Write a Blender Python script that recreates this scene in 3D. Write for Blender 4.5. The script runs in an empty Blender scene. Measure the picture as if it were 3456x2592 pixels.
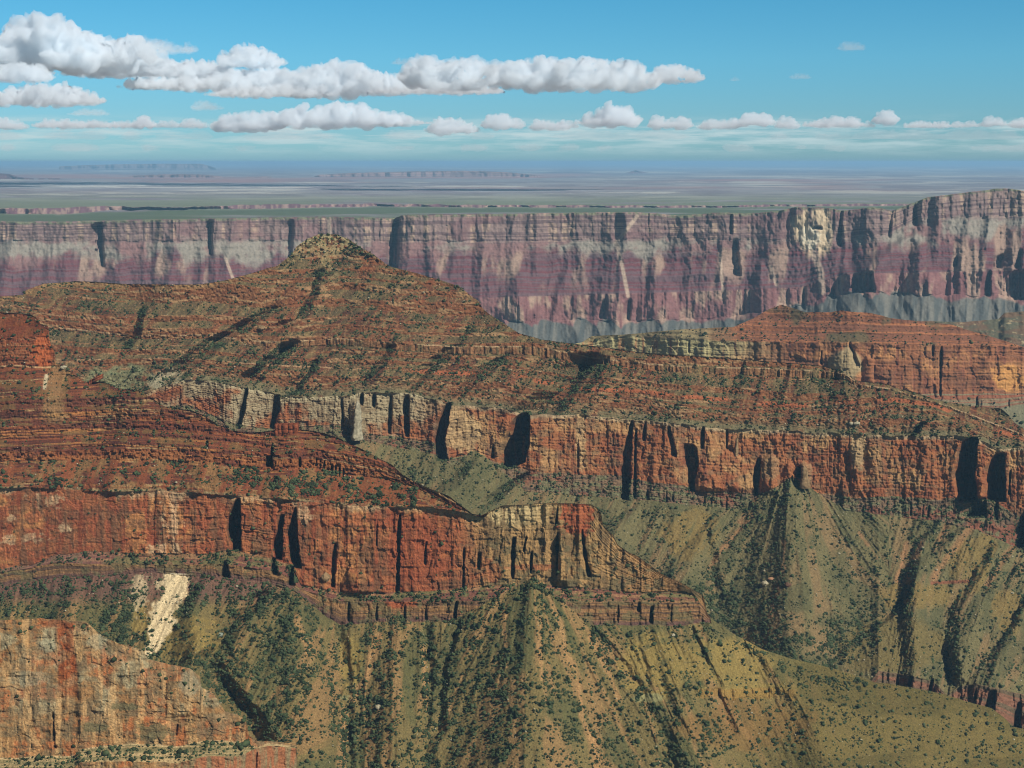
import bpy, math, random
import numpy as np
from mathutils import Vector, noise as mnoise

# ------------------------------------------------------------------ camera, sky, sun, exposure
SC = bpy.context.scene
COL = SC.collection
F_PX = 4749.0                      # focal length in photo pixels (photo 3456 x 2592)
PITCH = math.atan(749.0 / F_PX)    # horizon sits at y = 547
cam_data = bpy.data.cameras.new('camera')
cam_data.sensor_width = 36.0
cam_data.lens = 36.0 * F_PX / 3456.0
cam_data.clip_start = 1.0
cam_data.clip_end = 2.0e6
cam = bpy.data.objects.new('camera', cam_data)
cam.location = (0, 0, 0)
cam.rotation_euler = (math.pi / 2 - PITCH, 0, 0)
COL.objects.link(cam)
SC.camera = cam

SUN = Vector((0.56, -0.54, 0.68)).normalized()
sun_el = math.asin(SUN.z)
sun_az = math.atan2(SUN.x, SUN.y)
sun_data = bpy.data.lights.new('sun', 'SUN')
sun_data.energy = 4.9
sun_data.angle = math.radians(0.5)
sun_data.color = (1.0, 0.98, 0.94)
sun = bpy.data.objects.new('sun', sun_data)
sun.rotation_euler = SUN.to_track_quat('Z', 'Y').to_euler()
COL.objects.link(sun)

world = bpy.data.worlds.new('World')
SC.world = world
world.use_nodes = True
wt = world.node_tree
wn, wl = wt.nodes, wt.links
for n in list(wn):
    wn.remove(n)
w_out = wn.new('ShaderNodeOutputWorld')
w_bg = wn.new('ShaderNodeBackground')
w_bg.inputs['Strength'].default_value = 0.085
sky = wn.new('ShaderNodeTexSky')
sky.sky_type = 'NISHITA'
sky.sun_disc = False
sky.sun_elevation = sun_el
sky.sun_rotation = sun_az
sky.altitude = 2400
sky.air_density = 1.0
sky.dust_density = 0.3
sky.ozone_density = 2.0
w_tc = wn.new('ShaderNodeTexCoord')
w_sep = wn.new('ShaderNodeSeparateXYZ')
wl.new(w_tc.outputs['Generated'], w_sep.inputs[0])
# air colour of the day: teal towards the horizon
ramp = wn.new('ShaderNodeValToRGB')
wl.new(w_sep.outputs['Z'], ramp.inputs['Fac'])
cr = ramp.color_ramp
SKY_STOPS = [(0.0, (0.31, 0.55, 0.80)), (0.012, (0.39, 0.68, 0.88)), (0.03, (0.41, 0.74, 0.92)), (0.07, (0.40, 0.90, 1.06)), (0.12, (0.33, 0.95, 1.10)), (0.22, (0.10, 0.20, 0.28)), (1.0, (0.06, 0.12, 0.20))]
cr.elements[0].position, cr.elements[0].color = SKY_STOPS[0][0], (*SKY_STOPS[0][1], 1)
cr.elements[1].position, cr.elements[1].color = SKY_STOPS[-1][0], (*SKY_STOPS[-1][1], 1)
for p, c in SKY_STOPS[1:-1]:
    e = cr.elements.new(p)
    e.color = (*c, 1)
w_mul = wn.new('ShaderNodeMix')
w_mul.data_type = 'RGBA'
w_mul.blend_type = 'MULTIPLY'
w_mul.inputs['Factor'].default_value = 1.0
wl.new(sky.outputs['Color'], w_mul.inputs['A'])
wl.new(ramp.outputs['Color'], w_mul.inputs['B'])
# far, thin bands of cloud low over the horizon
w_map = wn.new('ShaderNodeMapping')
w_map.inputs['Scale'].default_value = (16, 16, 190)
wl.new(w_tc.outputs['Generated'], w_map.inputs['Vector'])
w_noise = wn.new('ShaderNodeTexNoise')
w_noise.inputs['Scale'].default_value = 1.0
w_noise.inputs['Detail'].default_value = 7
w_noise.inputs['Roughness'].default_value = 0.62
wl.new(w_map.outputs['Vector'], w_noise.inputs['Vector'])
w_thr = wn.new('ShaderNodeMapRange')
w_thr.inputs['From Min'].default_value = 0.42
w_thr.inputs['From Max'].default_value = 0.62
wl.new(w_noise.outputs['Fac'], w_thr.inputs['Value'])
w_band = wn.new('ShaderNodeValToRGB')
wl.new(w_sep.outputs['Z'], w_band.inputs['Fac'])
b = w_band.color_ramp
b.elements[0].position, b.elements[0].color = 0.0, (0.0, 0.0, 0.0, 1)
b.elements[1].position, b.elements[1].color = 0.032, (0.0, 0.0, 0.0, 1)
for p, v in ((0.004, 0.08), (0.014, 0.75), (0.023, 0.95)):
    e = b.elements.new(p)
    e.color = (v, v, v, 1)
w_fac = wn.new('ShaderNodeMath')
w_fac.operation = 'MULTIPLY'
wl.new(w_thr.outputs['Result'], w_fac.inputs[0])
wl.new(w_band.outputs['Color'], w_fac.inputs[1])
w_cl = wn.new('ShaderNodeMix')
w_cl.data_type = 'RGBA'
wl.new(w_fac.outputs[0], w_cl.inputs['Factor'])
wl.new(w_mul.outputs['Result'], w_cl.inputs['A'])
w_cl.inputs['B'].default_value = (6.6, 8.2, 8.5, 1)
wl.new(w_cl.outputs['Result'], w_bg.inputs['Color'])
wl.new(w_bg.outputs[0], w_out.inputs['Surface'])

SC.view_settings.view_transform = 'Standard'
SC.view_settings.look = 'None'
SC.view_settings.gamma = 1.0
SC.view_settings.use_curve_mapping = False
SC.view_settings.exposure = 0.0
cy = SC.cycles
cy.use_denoising = True
cy.denoiser = 'OPENIMAGEDENOISE'
cy.denoising_prefilter = 'ACCURATE'
cy.denoising_input_passes = 'RGB_ALBEDO_NORMAL'
cy.filter_width = 1.05
cy.max_bounces = 16
cy.diffuse_bounces = 2
cy.volume_bounces = 16
cy.transparent_max_bounces = 16
cy.use_adaptive_sampling = True
cy.adaptive_threshold = 0.003

# ------------------------------------------------------------------ helpers
rng = np.random.default_rng(7)
TAB = rng.random((64, 256, 256)).astype(np.float32)


def vn(x, y, seed=0):
    """smooth value noise in [0,1]"""
    t = TAB[seed % 64]
    xf, yf = np.floor(x), np.floor(y)
    u, v = x - xf, y - yf
    xi, yi = xf.astype(np.int64) & 255, yf.astype(np.int64) & 255
    x2, y2 = (xi + 1) & 255, (yi + 1) & 255
    u = u * u * (3 - 2 * u)
    v = v * v * (3 - 2 * v)
    a, b_ = t[yi, xi], t[yi, x2]
    c, d = t[y2, xi], t[y2, x2]
    return (a * (1 - u) + b_ * u) * (1 - v) + (c * (1 - u) + d * u) * v


def fbm(x, y, octv=4, seed=0, gain=0.5):
    s, a, tot = 0, 1.0, 0.0
    for k in range(octv):
        s = s + a * vn(x * 2 ** k + 17.3 * k, y * 2 ** k + 9.1 * k, seed + k)
        tot += a
        a *= gain
    return s / tot


def ridged(x, y, octv=3, seed=0):
    s, a, tot = 0, 1.0, 0.0
    for k in range(octv):
        s = s + a * (1 - np.abs(2 * vn(x * 2 ** k + 5.7 * k, y * 2 ** k + 3.3 * k, seed + k) - 1))
        tot += a
        a *= 0.5
    return s / tot


def cell(x, seed=0, row=None):
    """one random value per unit cell: gives sharp corners"""
    xi = np.floor(x).astype(np.int64) & 255
    yi = 0 if row is None else (np.floor(row).astype(np.int64) & 255)
    return TAB[seed % 64][yi, xi]


def ss(a, b_, v):
    t = np.clip((v - a) / (b_ - a), 0, 1)
    return t * t * (3 - 2 * t)


def lin(c):
    c = np.array(c, dtype=np.float64) / 255.0
    return np.where(c <= 0.04045, c / 12.92, ((c + 0.055) / 1.055) ** 2.4)


def mixc(a, b_, m):
    m = np.clip(m, 0, 1)[..., None]
    return a * (1 - m) + b_ * m


def ray(x, y):
    dx = (x - 1728.0) / F_PX
    dv = (1296.0 - y) / F_PX
    dy = math.cos(PITCH) + dv * math.sin(PITCH)
    dz = -math.sin(PITCH) + dv * math.cos(PITCH)
    return dx / dy, dz / dy


def pl(*pts):
    a = np.array(sorted(pts), dtype=float)
    return lambda x: np.interp(x, a[:, 0], a[:, 1])


def py(*pts):
    """x as a function of y"""
    a = np.array(sorted((p[1], p[0]) for p in pts), dtype=float)
    return lambda y: np.interp(y, a[:, 0], a[:, 1])


def tag(o, label=None, cat=None, group=None, kind=None):
    if label:
        o['label'] = label
    if cat:
        o['category'] = cat
    if group:
        o['group'] = group
    if kind:
        o['kind'] = kind
    return o


def add_mesh(name, verts, faces_q=None, faces_t=None, mat=None, colors=None, smooth=False):
    me = bpy.data.meshes.new(name)
    verts = np.asarray(verts, dtype=np.float32).reshape(-1, 3)
    me.vertices.add(len(verts))
    me.vertices.foreach_set('co', verts.ravel())
    loops, starts, n = [], [], 0
    for fs, k in ((faces_q, 4), (faces_t, 3)):
        if fs is not None and len(fs):
            fs = np.asarray(fs, dtype=np.int32).reshape(-1, k)
            loops.append(fs.ravel())
            starts.append(n + np.arange(len(fs), dtype=np.int32) * k)
            n += len(fs) * k
    loops = np.concatenate(loops)
    starts = np.concatenate(starts)
    me.loops.add(len(loops))
    me.loops.foreach_set('vertex_index', loops)
    me.polygons.add(len(starts))
    me.polygons.foreach_set('loop_start', starts)
    me.update(calc_edges=True)
    if colors is not None:
        at = me.color_attributes.new('rock', 'FLOAT_COLOR', 'POINT')
        c4 = np.ones((len(verts), 4), dtype=np.float32)
        c4[:, :3] = np.asarray(colors).reshape(-1, 3)
        at.data.foreach_set('color', c4.ravel())
    if smooth:
        me.polygons.foreach_set('use_smooth', np.ones(len(starts), dtype=bool))
    if mat:
        me.materials.append(mat)
    o = bpy.data.objects.new(name, me)
    COL.objects.link(o)
    return o


def rock_material(name, grain=0.35, scale=0.35, rough=0.95):
    """albedo from the stratum (mesh attribute) broken up by 3-D noise"""
    m = bpy.data.materials.new(name)
    m.use_nodes = True
    nt = m.node_tree
    bs = nt.nodes['Principled BSDF']
    bs.inputs['Roughness'].default_value = rough
    bs.inputs['Specular IOR Level'].default_value = 0.15
    at = nt.nodes.new('ShaderNodeAttribute')
    at.attribute_name = 'rock'
    geo = nt.nodes.new('ShaderNodeNewGeometry')
    nz = nt.nodes.new('ShaderNodeTexNoise')
    nz.inputs['Scale'].default_value = scale
    nz.inputs['Detail'].default_value = 5
    nz.inputs['Roughness'].default_value = 0.7
    nt.links.new(geo.outputs['Position'], nz.inputs['Vector'])
    mr = nt.nodes.new('ShaderNodeMapRange')
    mr.inputs['From Min'].default_value = 0.3
    mr.inputs['From Max'].default_value = 0.7
    mr.inputs['To Min'].default_value = 1 - grain
    mr.inputs['To Max'].default_value = 1 + grain
    nt.links.new(nz.outputs['Fac'], mr.inputs['Value'])
    mx = nt.nodes.new('ShaderNodeVectorMath')
    mx.operation = 'MULTIPLY'
    nt.links.new(at.outputs['Color'], mx.inputs[0])
    nt.links.new(mr.outputs['Result'], mx.inputs[1])
    nt.links.new(mx.outputs['Vector'], bs.inputs['Base Color'])
    return m


def plain_material(name, col, rough=0.9, var=0.4, scale=1.5):
    m = bpy.data.materials.new(name)
    m.use_nodes = True
    nt = m.node_tree
    bs = nt.nodes['Principled BSDF']
    bs.inputs['Roughness'].default_value = rough
    bs.inputs['Specular IOR Level'].default_value = 0.1
    geo = nt.nodes.new('ShaderNodeNewGeometry')
    nz = nt.nodes.new('ShaderNodeTexNoise')
    nz.inputs['Scale'].default_value = scale
    nz.inputs['Detail'].default_value = 3
    nt.links.new(geo.outputs['Position'], nz.inputs['Vector'])
    rp = nt.nodes.new('ShaderNodeValToRGB')
    c = np.array(col)
    rp.color_ramp.elements[0].position = 0.35
    rp.color_ramp.elements[1].position = 0.65
    rp.color_ramp.elements[0].color = (*(c * (1 - var)), 1)
    rp.color_ramp.elements[1].color = (*(c * (1 + var)), 1)
    nt.links.new(nz.outputs['Fac'], rp.inputs['Fac'])
    nt.links.new(rp.outputs['Color'], bs.inputs['Base Color'])
    return m


class Land:
    """A landform as rows of strata: for every bearing the profile climbs from line to line at the slope of its
    layer, anchored on one line whose elevation (or distance) is known; relief then moves the rock in depth."""

    def __init__(self, x0, x1, step, lines, zones, anchor, anchor_Z=None, anchor_Y=None, ystep=None, jitter=None, level=False):
        self.xs = np.arange(x0, x1, step, dtype=float)
        nx = len(self.xs)
        L = [np.asarray(l(self.xs), dtype=float) + 0 * self.xs for l in lines]
        if jitter is not None:
            for k, j in enumerate(jitter):
                if j:
                    L[k] = L[k] + j * (fbm(self.xs / 45.0, 0 * self.xs + k * 7, 4, 11 + k, 0.6) - 0.5) * 2
        for k in range(1, len(L)):
            L[k] = np.maximum(L[k], L[k - 1] + 1.0)
        self.L = L
        ystep = ystep or step
        rows, zi, wv, sv = [], [], [], []
        base = 0.0
        self.row_of_line = [0]
        for k in range(len(L) - 1):
            h = L[k + 1] - L[k]
            n = max(2, int(math.ceil(np.percentile(h, 92) / ystep)))
            ref = np.percentile(h, 70)
            if level and k == 0:        # the crest cuts across level beds instead of bending them
                n = int(math.ceil(h.max() / ystep))
                for j in range(n):
                    t_ = (n - j) * ystep
                    rows.append(np.maximum(L[1] - t_, L[0] + .004 * j))
                    zi.append(0)
                    wv.append(j / n)
                    sv.append(n * ystep - t_)
                base = n * ystep
                self.row_of_line.append(len(rows))
                continue
            for j in range(n):
                w = j / n
                rows.append(L[k] + h * w)
                zi.append(k)
                wv.append(w)
                sv.append(base + w * ref)
            base += ref
            self.row_of_line.append(len(rows))
        rows.append(L[-1])
        zi.append(len(L) - 2)
        wv.append(1.0)
        sv.append(base)
        self.y = np.array(rows)
        ny = len(rows)
        self.x = np.broadcast_to(self.xs, (ny, nx)).copy()
        self.zi = np.repeat(np.array(zi)[:, None], nx, 1)
        self.w = np.repeat(np.array(wv)[:, None], nx, 1)
        self.s = np.repeat(np.array(sv)[:, None], nx, 1)
        # gentle undulation of the bedding
        self.s = self.s + 4 * (fbm(self.x / 260, self.y / 500, 3, 40) - 0.5)
        self.zones = zones
        self.Xn, self.m = ray(self.x, self.y)
        tan = np.zeros_like(self.y)
        led = np.zeros_like(self.y)
        for k, z in enumerate(zones):
            msk = self.zi == k
            tan[msk] = z['tan']
            if z.get('ledge'):
                sc = z.get('lsc', 12.0)
                wob = 0.15 * (fbm(self.x / 70, self.s / 30, 3, 20 + k) - 0.5)
                nn = 0.6 * vn(self.x / 900 + 0.3, self.s / sc, 3 + k) + 0.4 * vn(self.x / 300, self.s / (sc * 0.42), 13 + k) + wob
                l = ss(0.50, 0.56, nn) * z['ledge']
                led[msk] = l[msk]
        self.led = led
        self.tan = tan * (1 - 0.35 * led) + 4.0 * led
        self.anchor = anchor
        self.aZ, self.aY = anchor_Z, anchor_Y

    def apron(self, ax, ay, kl, kr, ybot, k, tan=.62):
        """a scree cone lapping up over the ledges"""
        wob = 16 * (fbm(self.x / 26, self.y / 26, 3, 77) - .5)
        dx = self.x - ax + wob
        m_ = (self.y > ay) & (self.y < ybot) & (np.where(dx < 0, -dx / kl, dx / kr) < (self.y - ay) + 3) & (self.zi < k)
        self.zi = np.where(m_, k, self.zi)
        self.tan = np.where(m_, tan, self.tan)
        self.led = np.where(m_, 0, self.led)

    def solve(self, soft=16):
        ra = self.row_of_line[self.anchor]
        Y = np.zeros_like(self.y)
        if self.aY is not None:
            Y[ra] = self.aY(self.xs)
        else:
            Y[ra] = self.aZ(self.xs) / self.m[ra]
        for j in range(ra - 1, -1, -1):
            t = self.tan[j]
            Z0 = Y[j + 1] * self.m[j + 1]
            Y[j] = (Z0 - t * Y[j + 1]) / (self.m[j] - t)
        for j in range(ra + 1, len(Y)):
            t = self.tan[j - 1]
            Z0 = Y[j - 1] * self.m[j - 1]
            Y[j] = (Z0 - t * Y[j - 1]) / (self.m[j] - t)
        self.Y = self.soften(Y, soft)
        self.d = np.zeros_like(Y)

    @staticmethod
    def soften(A, n):
        """even out each bed along its strike (the climb from line to line leaves ragged columns)"""
        for _ in range(3):
            p = np.pad(A, ((0, 0), (n + 1, n)), mode='reflect', reflect_type='odd')
            c_ = np.cumsum(p, axis=1)
            A = (c_[:, 2 * n + 1:] - c_[:, :-(2 * n + 1)]) / (2 * n + 1)
        return A

    # ---- relief brushes (metres, + is away from the viewer)
    def edgew(self, xl, xr, soft):
        return ss(0, 1, (self.x - xl) / soft + 0.5) * ss(0, 1, (xr - self.x) / soft + 0.5)

    def alcove(self, left, right, y0, y1, depth, soft=3.0, top=8.0):
        xa_ = min(p[0] for p in left) - 30
        xb_2 = max(p[0] for p in right) + 30
        sl = slice(max(0, int((xa_ - self.xs[0]) / (self.xs[1] - self.xs[0]))), max(1, int((xb_2 - self.xs[0]) / (self.xs[1] - self.xs[0]))))
        x, y = self.x[:, sl], self.y[:, sl]
        if x.size == 0:
            return
        n1 = 13 * (fbm(y / 26, x / 60 + right[0][0], 4, 5) - 0.5)
        xl, xr = py(*left)(y) + n1, py(*right)(y) - .7 * n1
        ww = np.maximum(xr - xl, 1)
        xl = xl + ww * .45 * np.exp(-np.maximum(y - y0, 0) / 22)
        ww = np.maximum(xr - xl, 1)
        sh = ss(0, 1, (x - xl) / (ww * 0.55 + soft)) * ss(0, 1, (xr - x) / soft + 0.5)
        win = ss(y0 - top, y0 + top, y) * ss(0, 1, (y1 - y) / 12 + 0.5)
        rib = .72 + .5 * cell(x / 7.5 + 1.5 * vn(x / 20, y / 40, 6), 44, y / 70)
        self.d[:, sl] += depth * sh * win * rib

    def buttress(self, xa, xb, ytop, ybot, amp):
        c, h = (xa + xb) / 2, (xb - xa) / 2
        u = (self.x - c) / h
        dome = ytop + 0.6 * h * u * u + 5 * (vn(self.x / 7, self.y / 20, 8) - .5)
        prof = np.sqrt(np.clip(1 - u * u, 0, 1))
        self.d -= .6 * amp * prof * ss(0, 18, self.y - dome) * ss(0, 30, ybot + 15 - self.y) * (np.abs(u) < 1)

    def crest(self, pts, w0, w1, amp, pw=1.0, side=1.0):
        """tent-shaped spur running down a slope (side>1: its left flank is wider)"""
        pts = sorted(pts, key=lambda p: p[1])
        ya, yb = pts[0][1], pts[-1][1]
        t = np.clip((self.y - ya) / (yb - ya), 0, 1)
        xc = py(*pts)(self.y) + 14 * (fbm(self.y / 60, self.y * 0 + ya, 3, 9) - 0.5)
        w = w0 + (w1 - w0) * t
        u = (self.x - xc)
        u = np.where(u < 0, -u / (w * side), u / w)
        h = np.clip(1 - u, 0, 1) ** pw
        h = h * h * (3 - 2 * h)
        self.d -= amp * (0.25 + 0.75 * t) * h * ss(-4, 30, self.y - ya)

    def valley(self, pts, w0, w1, amp, end=40):
        pts = sorted(pts, key=lambda p: p[1])
        ya, yb = pts[0][1], pts[-1][1]
        t = np.clip((self.y - ya) / (yb - ya), 0, 1)
        xc = py(*pts)(self.y) + 26 * (fbm(self.y / 30, self.y * 0 + yb, 4, 10) - 0.5)
        w = w0 + (w1 - w0) * t
        u = np.abs(self.x - xc) / w
        self.d += amp * np.clip(1 - u, 0, 1) * ss(-10, 30, self.y - ya) * ss(-5, end, yb - self.y)

    def dist_path(self, pts):
        """photo-plane distance to a path (for painting scree tracks, not shade)"""
        best = np.full(self.y.shape, 1e9)
        for (xa, ya), (xb, yb) in zip(pts[:-1], pts[1:]):
            ex, ey = xb - xa, yb - ya
            t = np.clip(((self.x - xa) * ex + (self.y - ya) * ey) / (ex * ex + ey * ey), 0, 1)
            best = np.minimum(best, np.hypot(self.x - xa - t * ex, self.y - ya - t * ey))
        return best

    def blob(self, cx, cy_, rx, ry, rough=0.5, sc=None):
        q = np.hypot((self.x - cx) / rx, (self.y - cy_) / ry)
        sc = sc or min(rx, ry) * 0.6
        q = q + rough * (fbm(self.x / sc, self.y / sc, 4, int(cx) % 50) - 0.5) * 2
        return ss(1.1, 0.75, q)

    def finish(self, name, color, mat, back=((60, -0.6), (400, -0.65), (1400, -0.7)), bottom_drop=600, smooth=False):
        k = 1 + self.d / np.maximum(self.Y, 1)
        Y = self.Y * k
        P = np.stack([Y * self.Xn, Y, Y * self.m], -1)
        self.P = P
        V = [P]
        C = [color]
        ny, nx = self.y.shape
        extra = []
        top = P[0]
        for dist, tn in back:
            r = top.copy()
            r[:, 0] += self.Xn[0] * dist
            r[:, 1] += dist
            r[:, 2] += dist * tn
            r[:, 2] += 6 * (fbm(self.xs / 30, self.xs * 0 + dist, 3, 31) - .5)
            extra.append(r)
        bot = P[-1].copy()
        bot[:, 2] -= bottom_drop
        V = np.concatenate([np.array(extra[::-1]), P, bot[None]], 0)
        C = np.concatenate([np.repeat(color[:1], len(extra), 0), color, color[-1:]], 0)
        n = V.shape[0]
        idx = np.arange(n * nx).reshape(n, nx)
        q = np.stack([idx[:-1, :-1], idx[1:, :-1], idx[1:, 1:], idx[:-1, 1:]], -1).reshape(-1, 4)
        return add_mesh(name, V.reshape(-1, 3), faces_q=q, mat=mat, colors=C.reshape(-1, 3), smooth=smooth)

    def at(self, x, y):
        i = int(np.clip(round((x - self.xs[0]) / (self.xs[1] - self.xs[0])), 0, len(self.xs) - 1))
        j = int(np.argmin(np.abs(self.y[:, i] - y)))
        return self.P[j, i], j, i

    def normals(self):
        du = np.gradient(self.P, axis=1)
        dv = np.gradient(self.P, axis=0)
        n = np.cross(dv, du)
        return n / np.maximum(np.linalg.norm(n, axis=-1, keepdims=True), 1e-9)


def clear_of(silhouette, pad=0):
    return lambda x: silhouette(x) + pad


K = 0.82          # overall albedo scale


def C3(r, g, b_, k=1.0):
    return lin((r, g, b_)) * K * k


# ------------------------------------------------------------------ silhouettes and bedding lines (photo pixels)
F_TOP = pl((-300, 1052), (0, 1054), (49, 1056), (104, 1061), (130, 1077), (136, 1093), (163, 1100), (167, 1150), (185, 1192), (189, 1228),
           (214, 1233), (245, 1259), (276, 1285), (297, 1291), (349, 1287), (391, 1309), (471, 1319), (521, 1350), (552, 1371), (620, 1382),
           (646, 1385), (693, 1404), (729, 1430), (781, 1452), (854, 1460), (925, 1452), (1013, 1449), (1094, 1462), (1152, 1482),
           (1220, 1515), (1277, 1546), (1324, 1569), (1360, 1603), (1397, 1624), (1464, 1655), (1517, 1675), (1548, 1700), (1595, 1735),
           (1625, 1740), (1660, 1722), (1694, 1706), (1793, 1702), (1871, 1697), (1996, 1702), (2011, 1712), (2030, 1735), (2034, 1772), (2069, 1806),
           (2084, 1837), (2121, 1863), (2157, 1879), (2188, 1905), (2230, 1936), (2304, 1969), (2374, 2009), (2385, 2067), (2408, 2093),
           (2486, 2145), (2575, 2192), (2669, 2223), (2773, 2246), (2877, 2275), (2955, 2304), (3007, 2308), (3085, 2322), (3189, 2343),
           (3268, 2369), (3346, 2390), (3387, 2421), (3419, 2452), (3456, 2460), (3760, 2560))
G_TOP = pl((-300, 2085), (0, 2093), (120, 2087), (200, 2090), (290, 2100), (350, 2150), (400, 2172), (480, 2195), (500, 2225), (560, 2240), (640, 2255),
           (675, 2285), (680, 2320), (720, 2340), (760, 2400), (800, 2410), (830, 2430), (840, 2480), (870, 2500), (1000, 2507), (1004, 2600), (1030, 2760), (1060, 2900))
E_TOP = pl((-300, 1012), (0, 1001), (78, 994), (88, 978), (151, 957), (250, 949), (333, 952), (443, 960), (573, 960), (677, 960), (755, 947), (833, 926),
           (911, 903), (934, 898), (984, 859), (1000, 832), (1039, 805), (1078, 791), (1133, 791), (1180, 809), (1219, 836), (1266, 863), (1312, 898),
           (1412, 923), (1490, 947), (1548, 965), (1584, 994), (1615, 1017), (1629, 1041), (1652, 1061), (1699, 1090), (1751, 1124), (1829, 1147),
           (1881, 1153), (1959, 1163), (2037, 1171), (2126, 1184), (2220, 1196), (2304, 1200), (2460, 1209), (2616, 1222), (2773, 1235), (2835, 1249),
           (2892, 1285), (3002, 1297), (3012, 1306), (3085, 1322), (3158, 1350), (3283, 1372), (3377, 1378), (3403, 1400), (3424, 1426), (3456, 1447), (3760, 1520))
D_TOP = pl((1700, 1200), (1920, 1165), (1964, 1155), (1996, 1134), (2090, 1129), (2168, 1124), (2304, 1111), (2476, 1103), (2538, 1077), (2596, 1043), (2637, 1029),
           (2679, 1041), (2715, 1054), (2799, 1054), (2840, 1047), (2877, 1052), (2939, 1056), (3007, 1074), (3116, 1085), (3210, 1095), (3257, 1111),
           (3320, 1129), (3372, 1145), (3456, 1171), (3760, 1200))
K_TOP = pl((2950, 1110), (3116, 1083), (3250, 1087), (3370, 1077), (3390, 1056), (3456, 1050), (3760, 1040))
C_TOP = pl((-400, 752), (0, 750), (234, 750), (547, 743), (781, 738), (937, 735), (1109, 734), (1328, 738), (1359, 727), (1728, 723), (2150, 716), (2236, 725),
           (2290, 730), (2447, 717), (2509, 723), (2626, 715), (2681, 701), (2806, 703), (2837, 711), (2947, 701), (3009, 712), (3056, 695), (3126, 668),
           (3212, 656), (3361, 639), (3408, 637), (3456, 645), (3900, 620))

MAT_ROCK = rock_material('canyon_rock', 0.45, 0.45)
MAT_FAR = rock_material('far_rock', 0.16, 0.05)

# ------------------------------------------------------------------ LANDFORM: far wall of the canyon
c_l1 = pl((-400, 800), (0, 812), (1200, 812), (1700, 815), (2400, 805), (2700, 815), (3000, 790), (3100, 740), (3456, 725), (3900, 715))
c_l2 = pl((-400, 905), (0, 905), (500, 890), (1250, 880), (1700, 880), (2300, 870), (2700, 850), (3000, 830), (3456, 800), (3900, 790))
c_l3 = pl((-400, 1010), (1600, 1005), (2300, 985), (2700, 970), (2850, 925), (3456, 912), (3900, 905))
c_l4 = pl((-400, 1110), (1600, 1085), (2300, 1080), (2660, 1050), (2800, 1000), (2900, 990), (3300, 1000), (3456, 1010), (3900, 1010))
Cw = Land(-400, 3900, 2.6, [C_TOP, c_l1, c_l2, c_l3, c_l4, pl((-400, 1260), (3900, 1260))],
          [dict(tan=3.5, ledge=0.5, lsc=9), dict(tan=1.15, ledge=0.45, lsc=8), dict(tan=0.95, ledge=0.7, lsc=5),
           dict(tan=5.0), dict(tan=0.55, ledge=0.0)], anchor=3,
          anchor_Y=pl((-400, 9900), (1200, 9800), (2200, 9700), (2700, 9500), (2950, 9300), (3456, 9100), (3900, 9000)), ystep=2.2, jitter=[2.5, 5, 9, 4, 13, 0])
Cw.solve()
x, y, zi = Cw.x, Cw.y, Cw.zi
up = ss(1050, 700, y)
# facets and bays: spurs that spread downward, gullies between
g = x + 0.12 * (y - 800)
big = ridged(g / 340 + .2, y / 1400, 3, 50)
mid = ridged((g + 40 * fbm(x / 100, y / 100, 2, 3)) / 95, y / 500, 2, 52)
Cw.d += 330 * (0.5 - big) * (1 - .8 * np.exp(-((x - 2745) / 120.) ** 2)) - 60 * np.exp(-((x - 2745) / 90.) ** 2) + 90 * (0.5 - mid) * np.where(zi < 4, 1, 0.5)
fl = ridged(x / 26, y / 300, 2, 54)
bl = cell(x / 17 + 0.6 * vn(x / 50, y / 90, 5), 7)
cliffy = np.where((zi == 0) | (zi == 3), 1.0, 0.35)
Cw.d += cliffy * (24 * (0.5 - fl) + 14 * (bl - 0.5)) + 9 * (fbm(x / 9, y / 14, 3, 57) - 0.5) * 2 + 26 * (.5 - ridged((x + 20 * fbm(x / 40, y / 40, 2, 5)) / 40, y / 120, 3, 58))
Cw.d += (zi == 4) * 90 * (.5 - ridged((x - .5 * (y - 1050)) / 75, y / 900, 2, 59))
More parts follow.
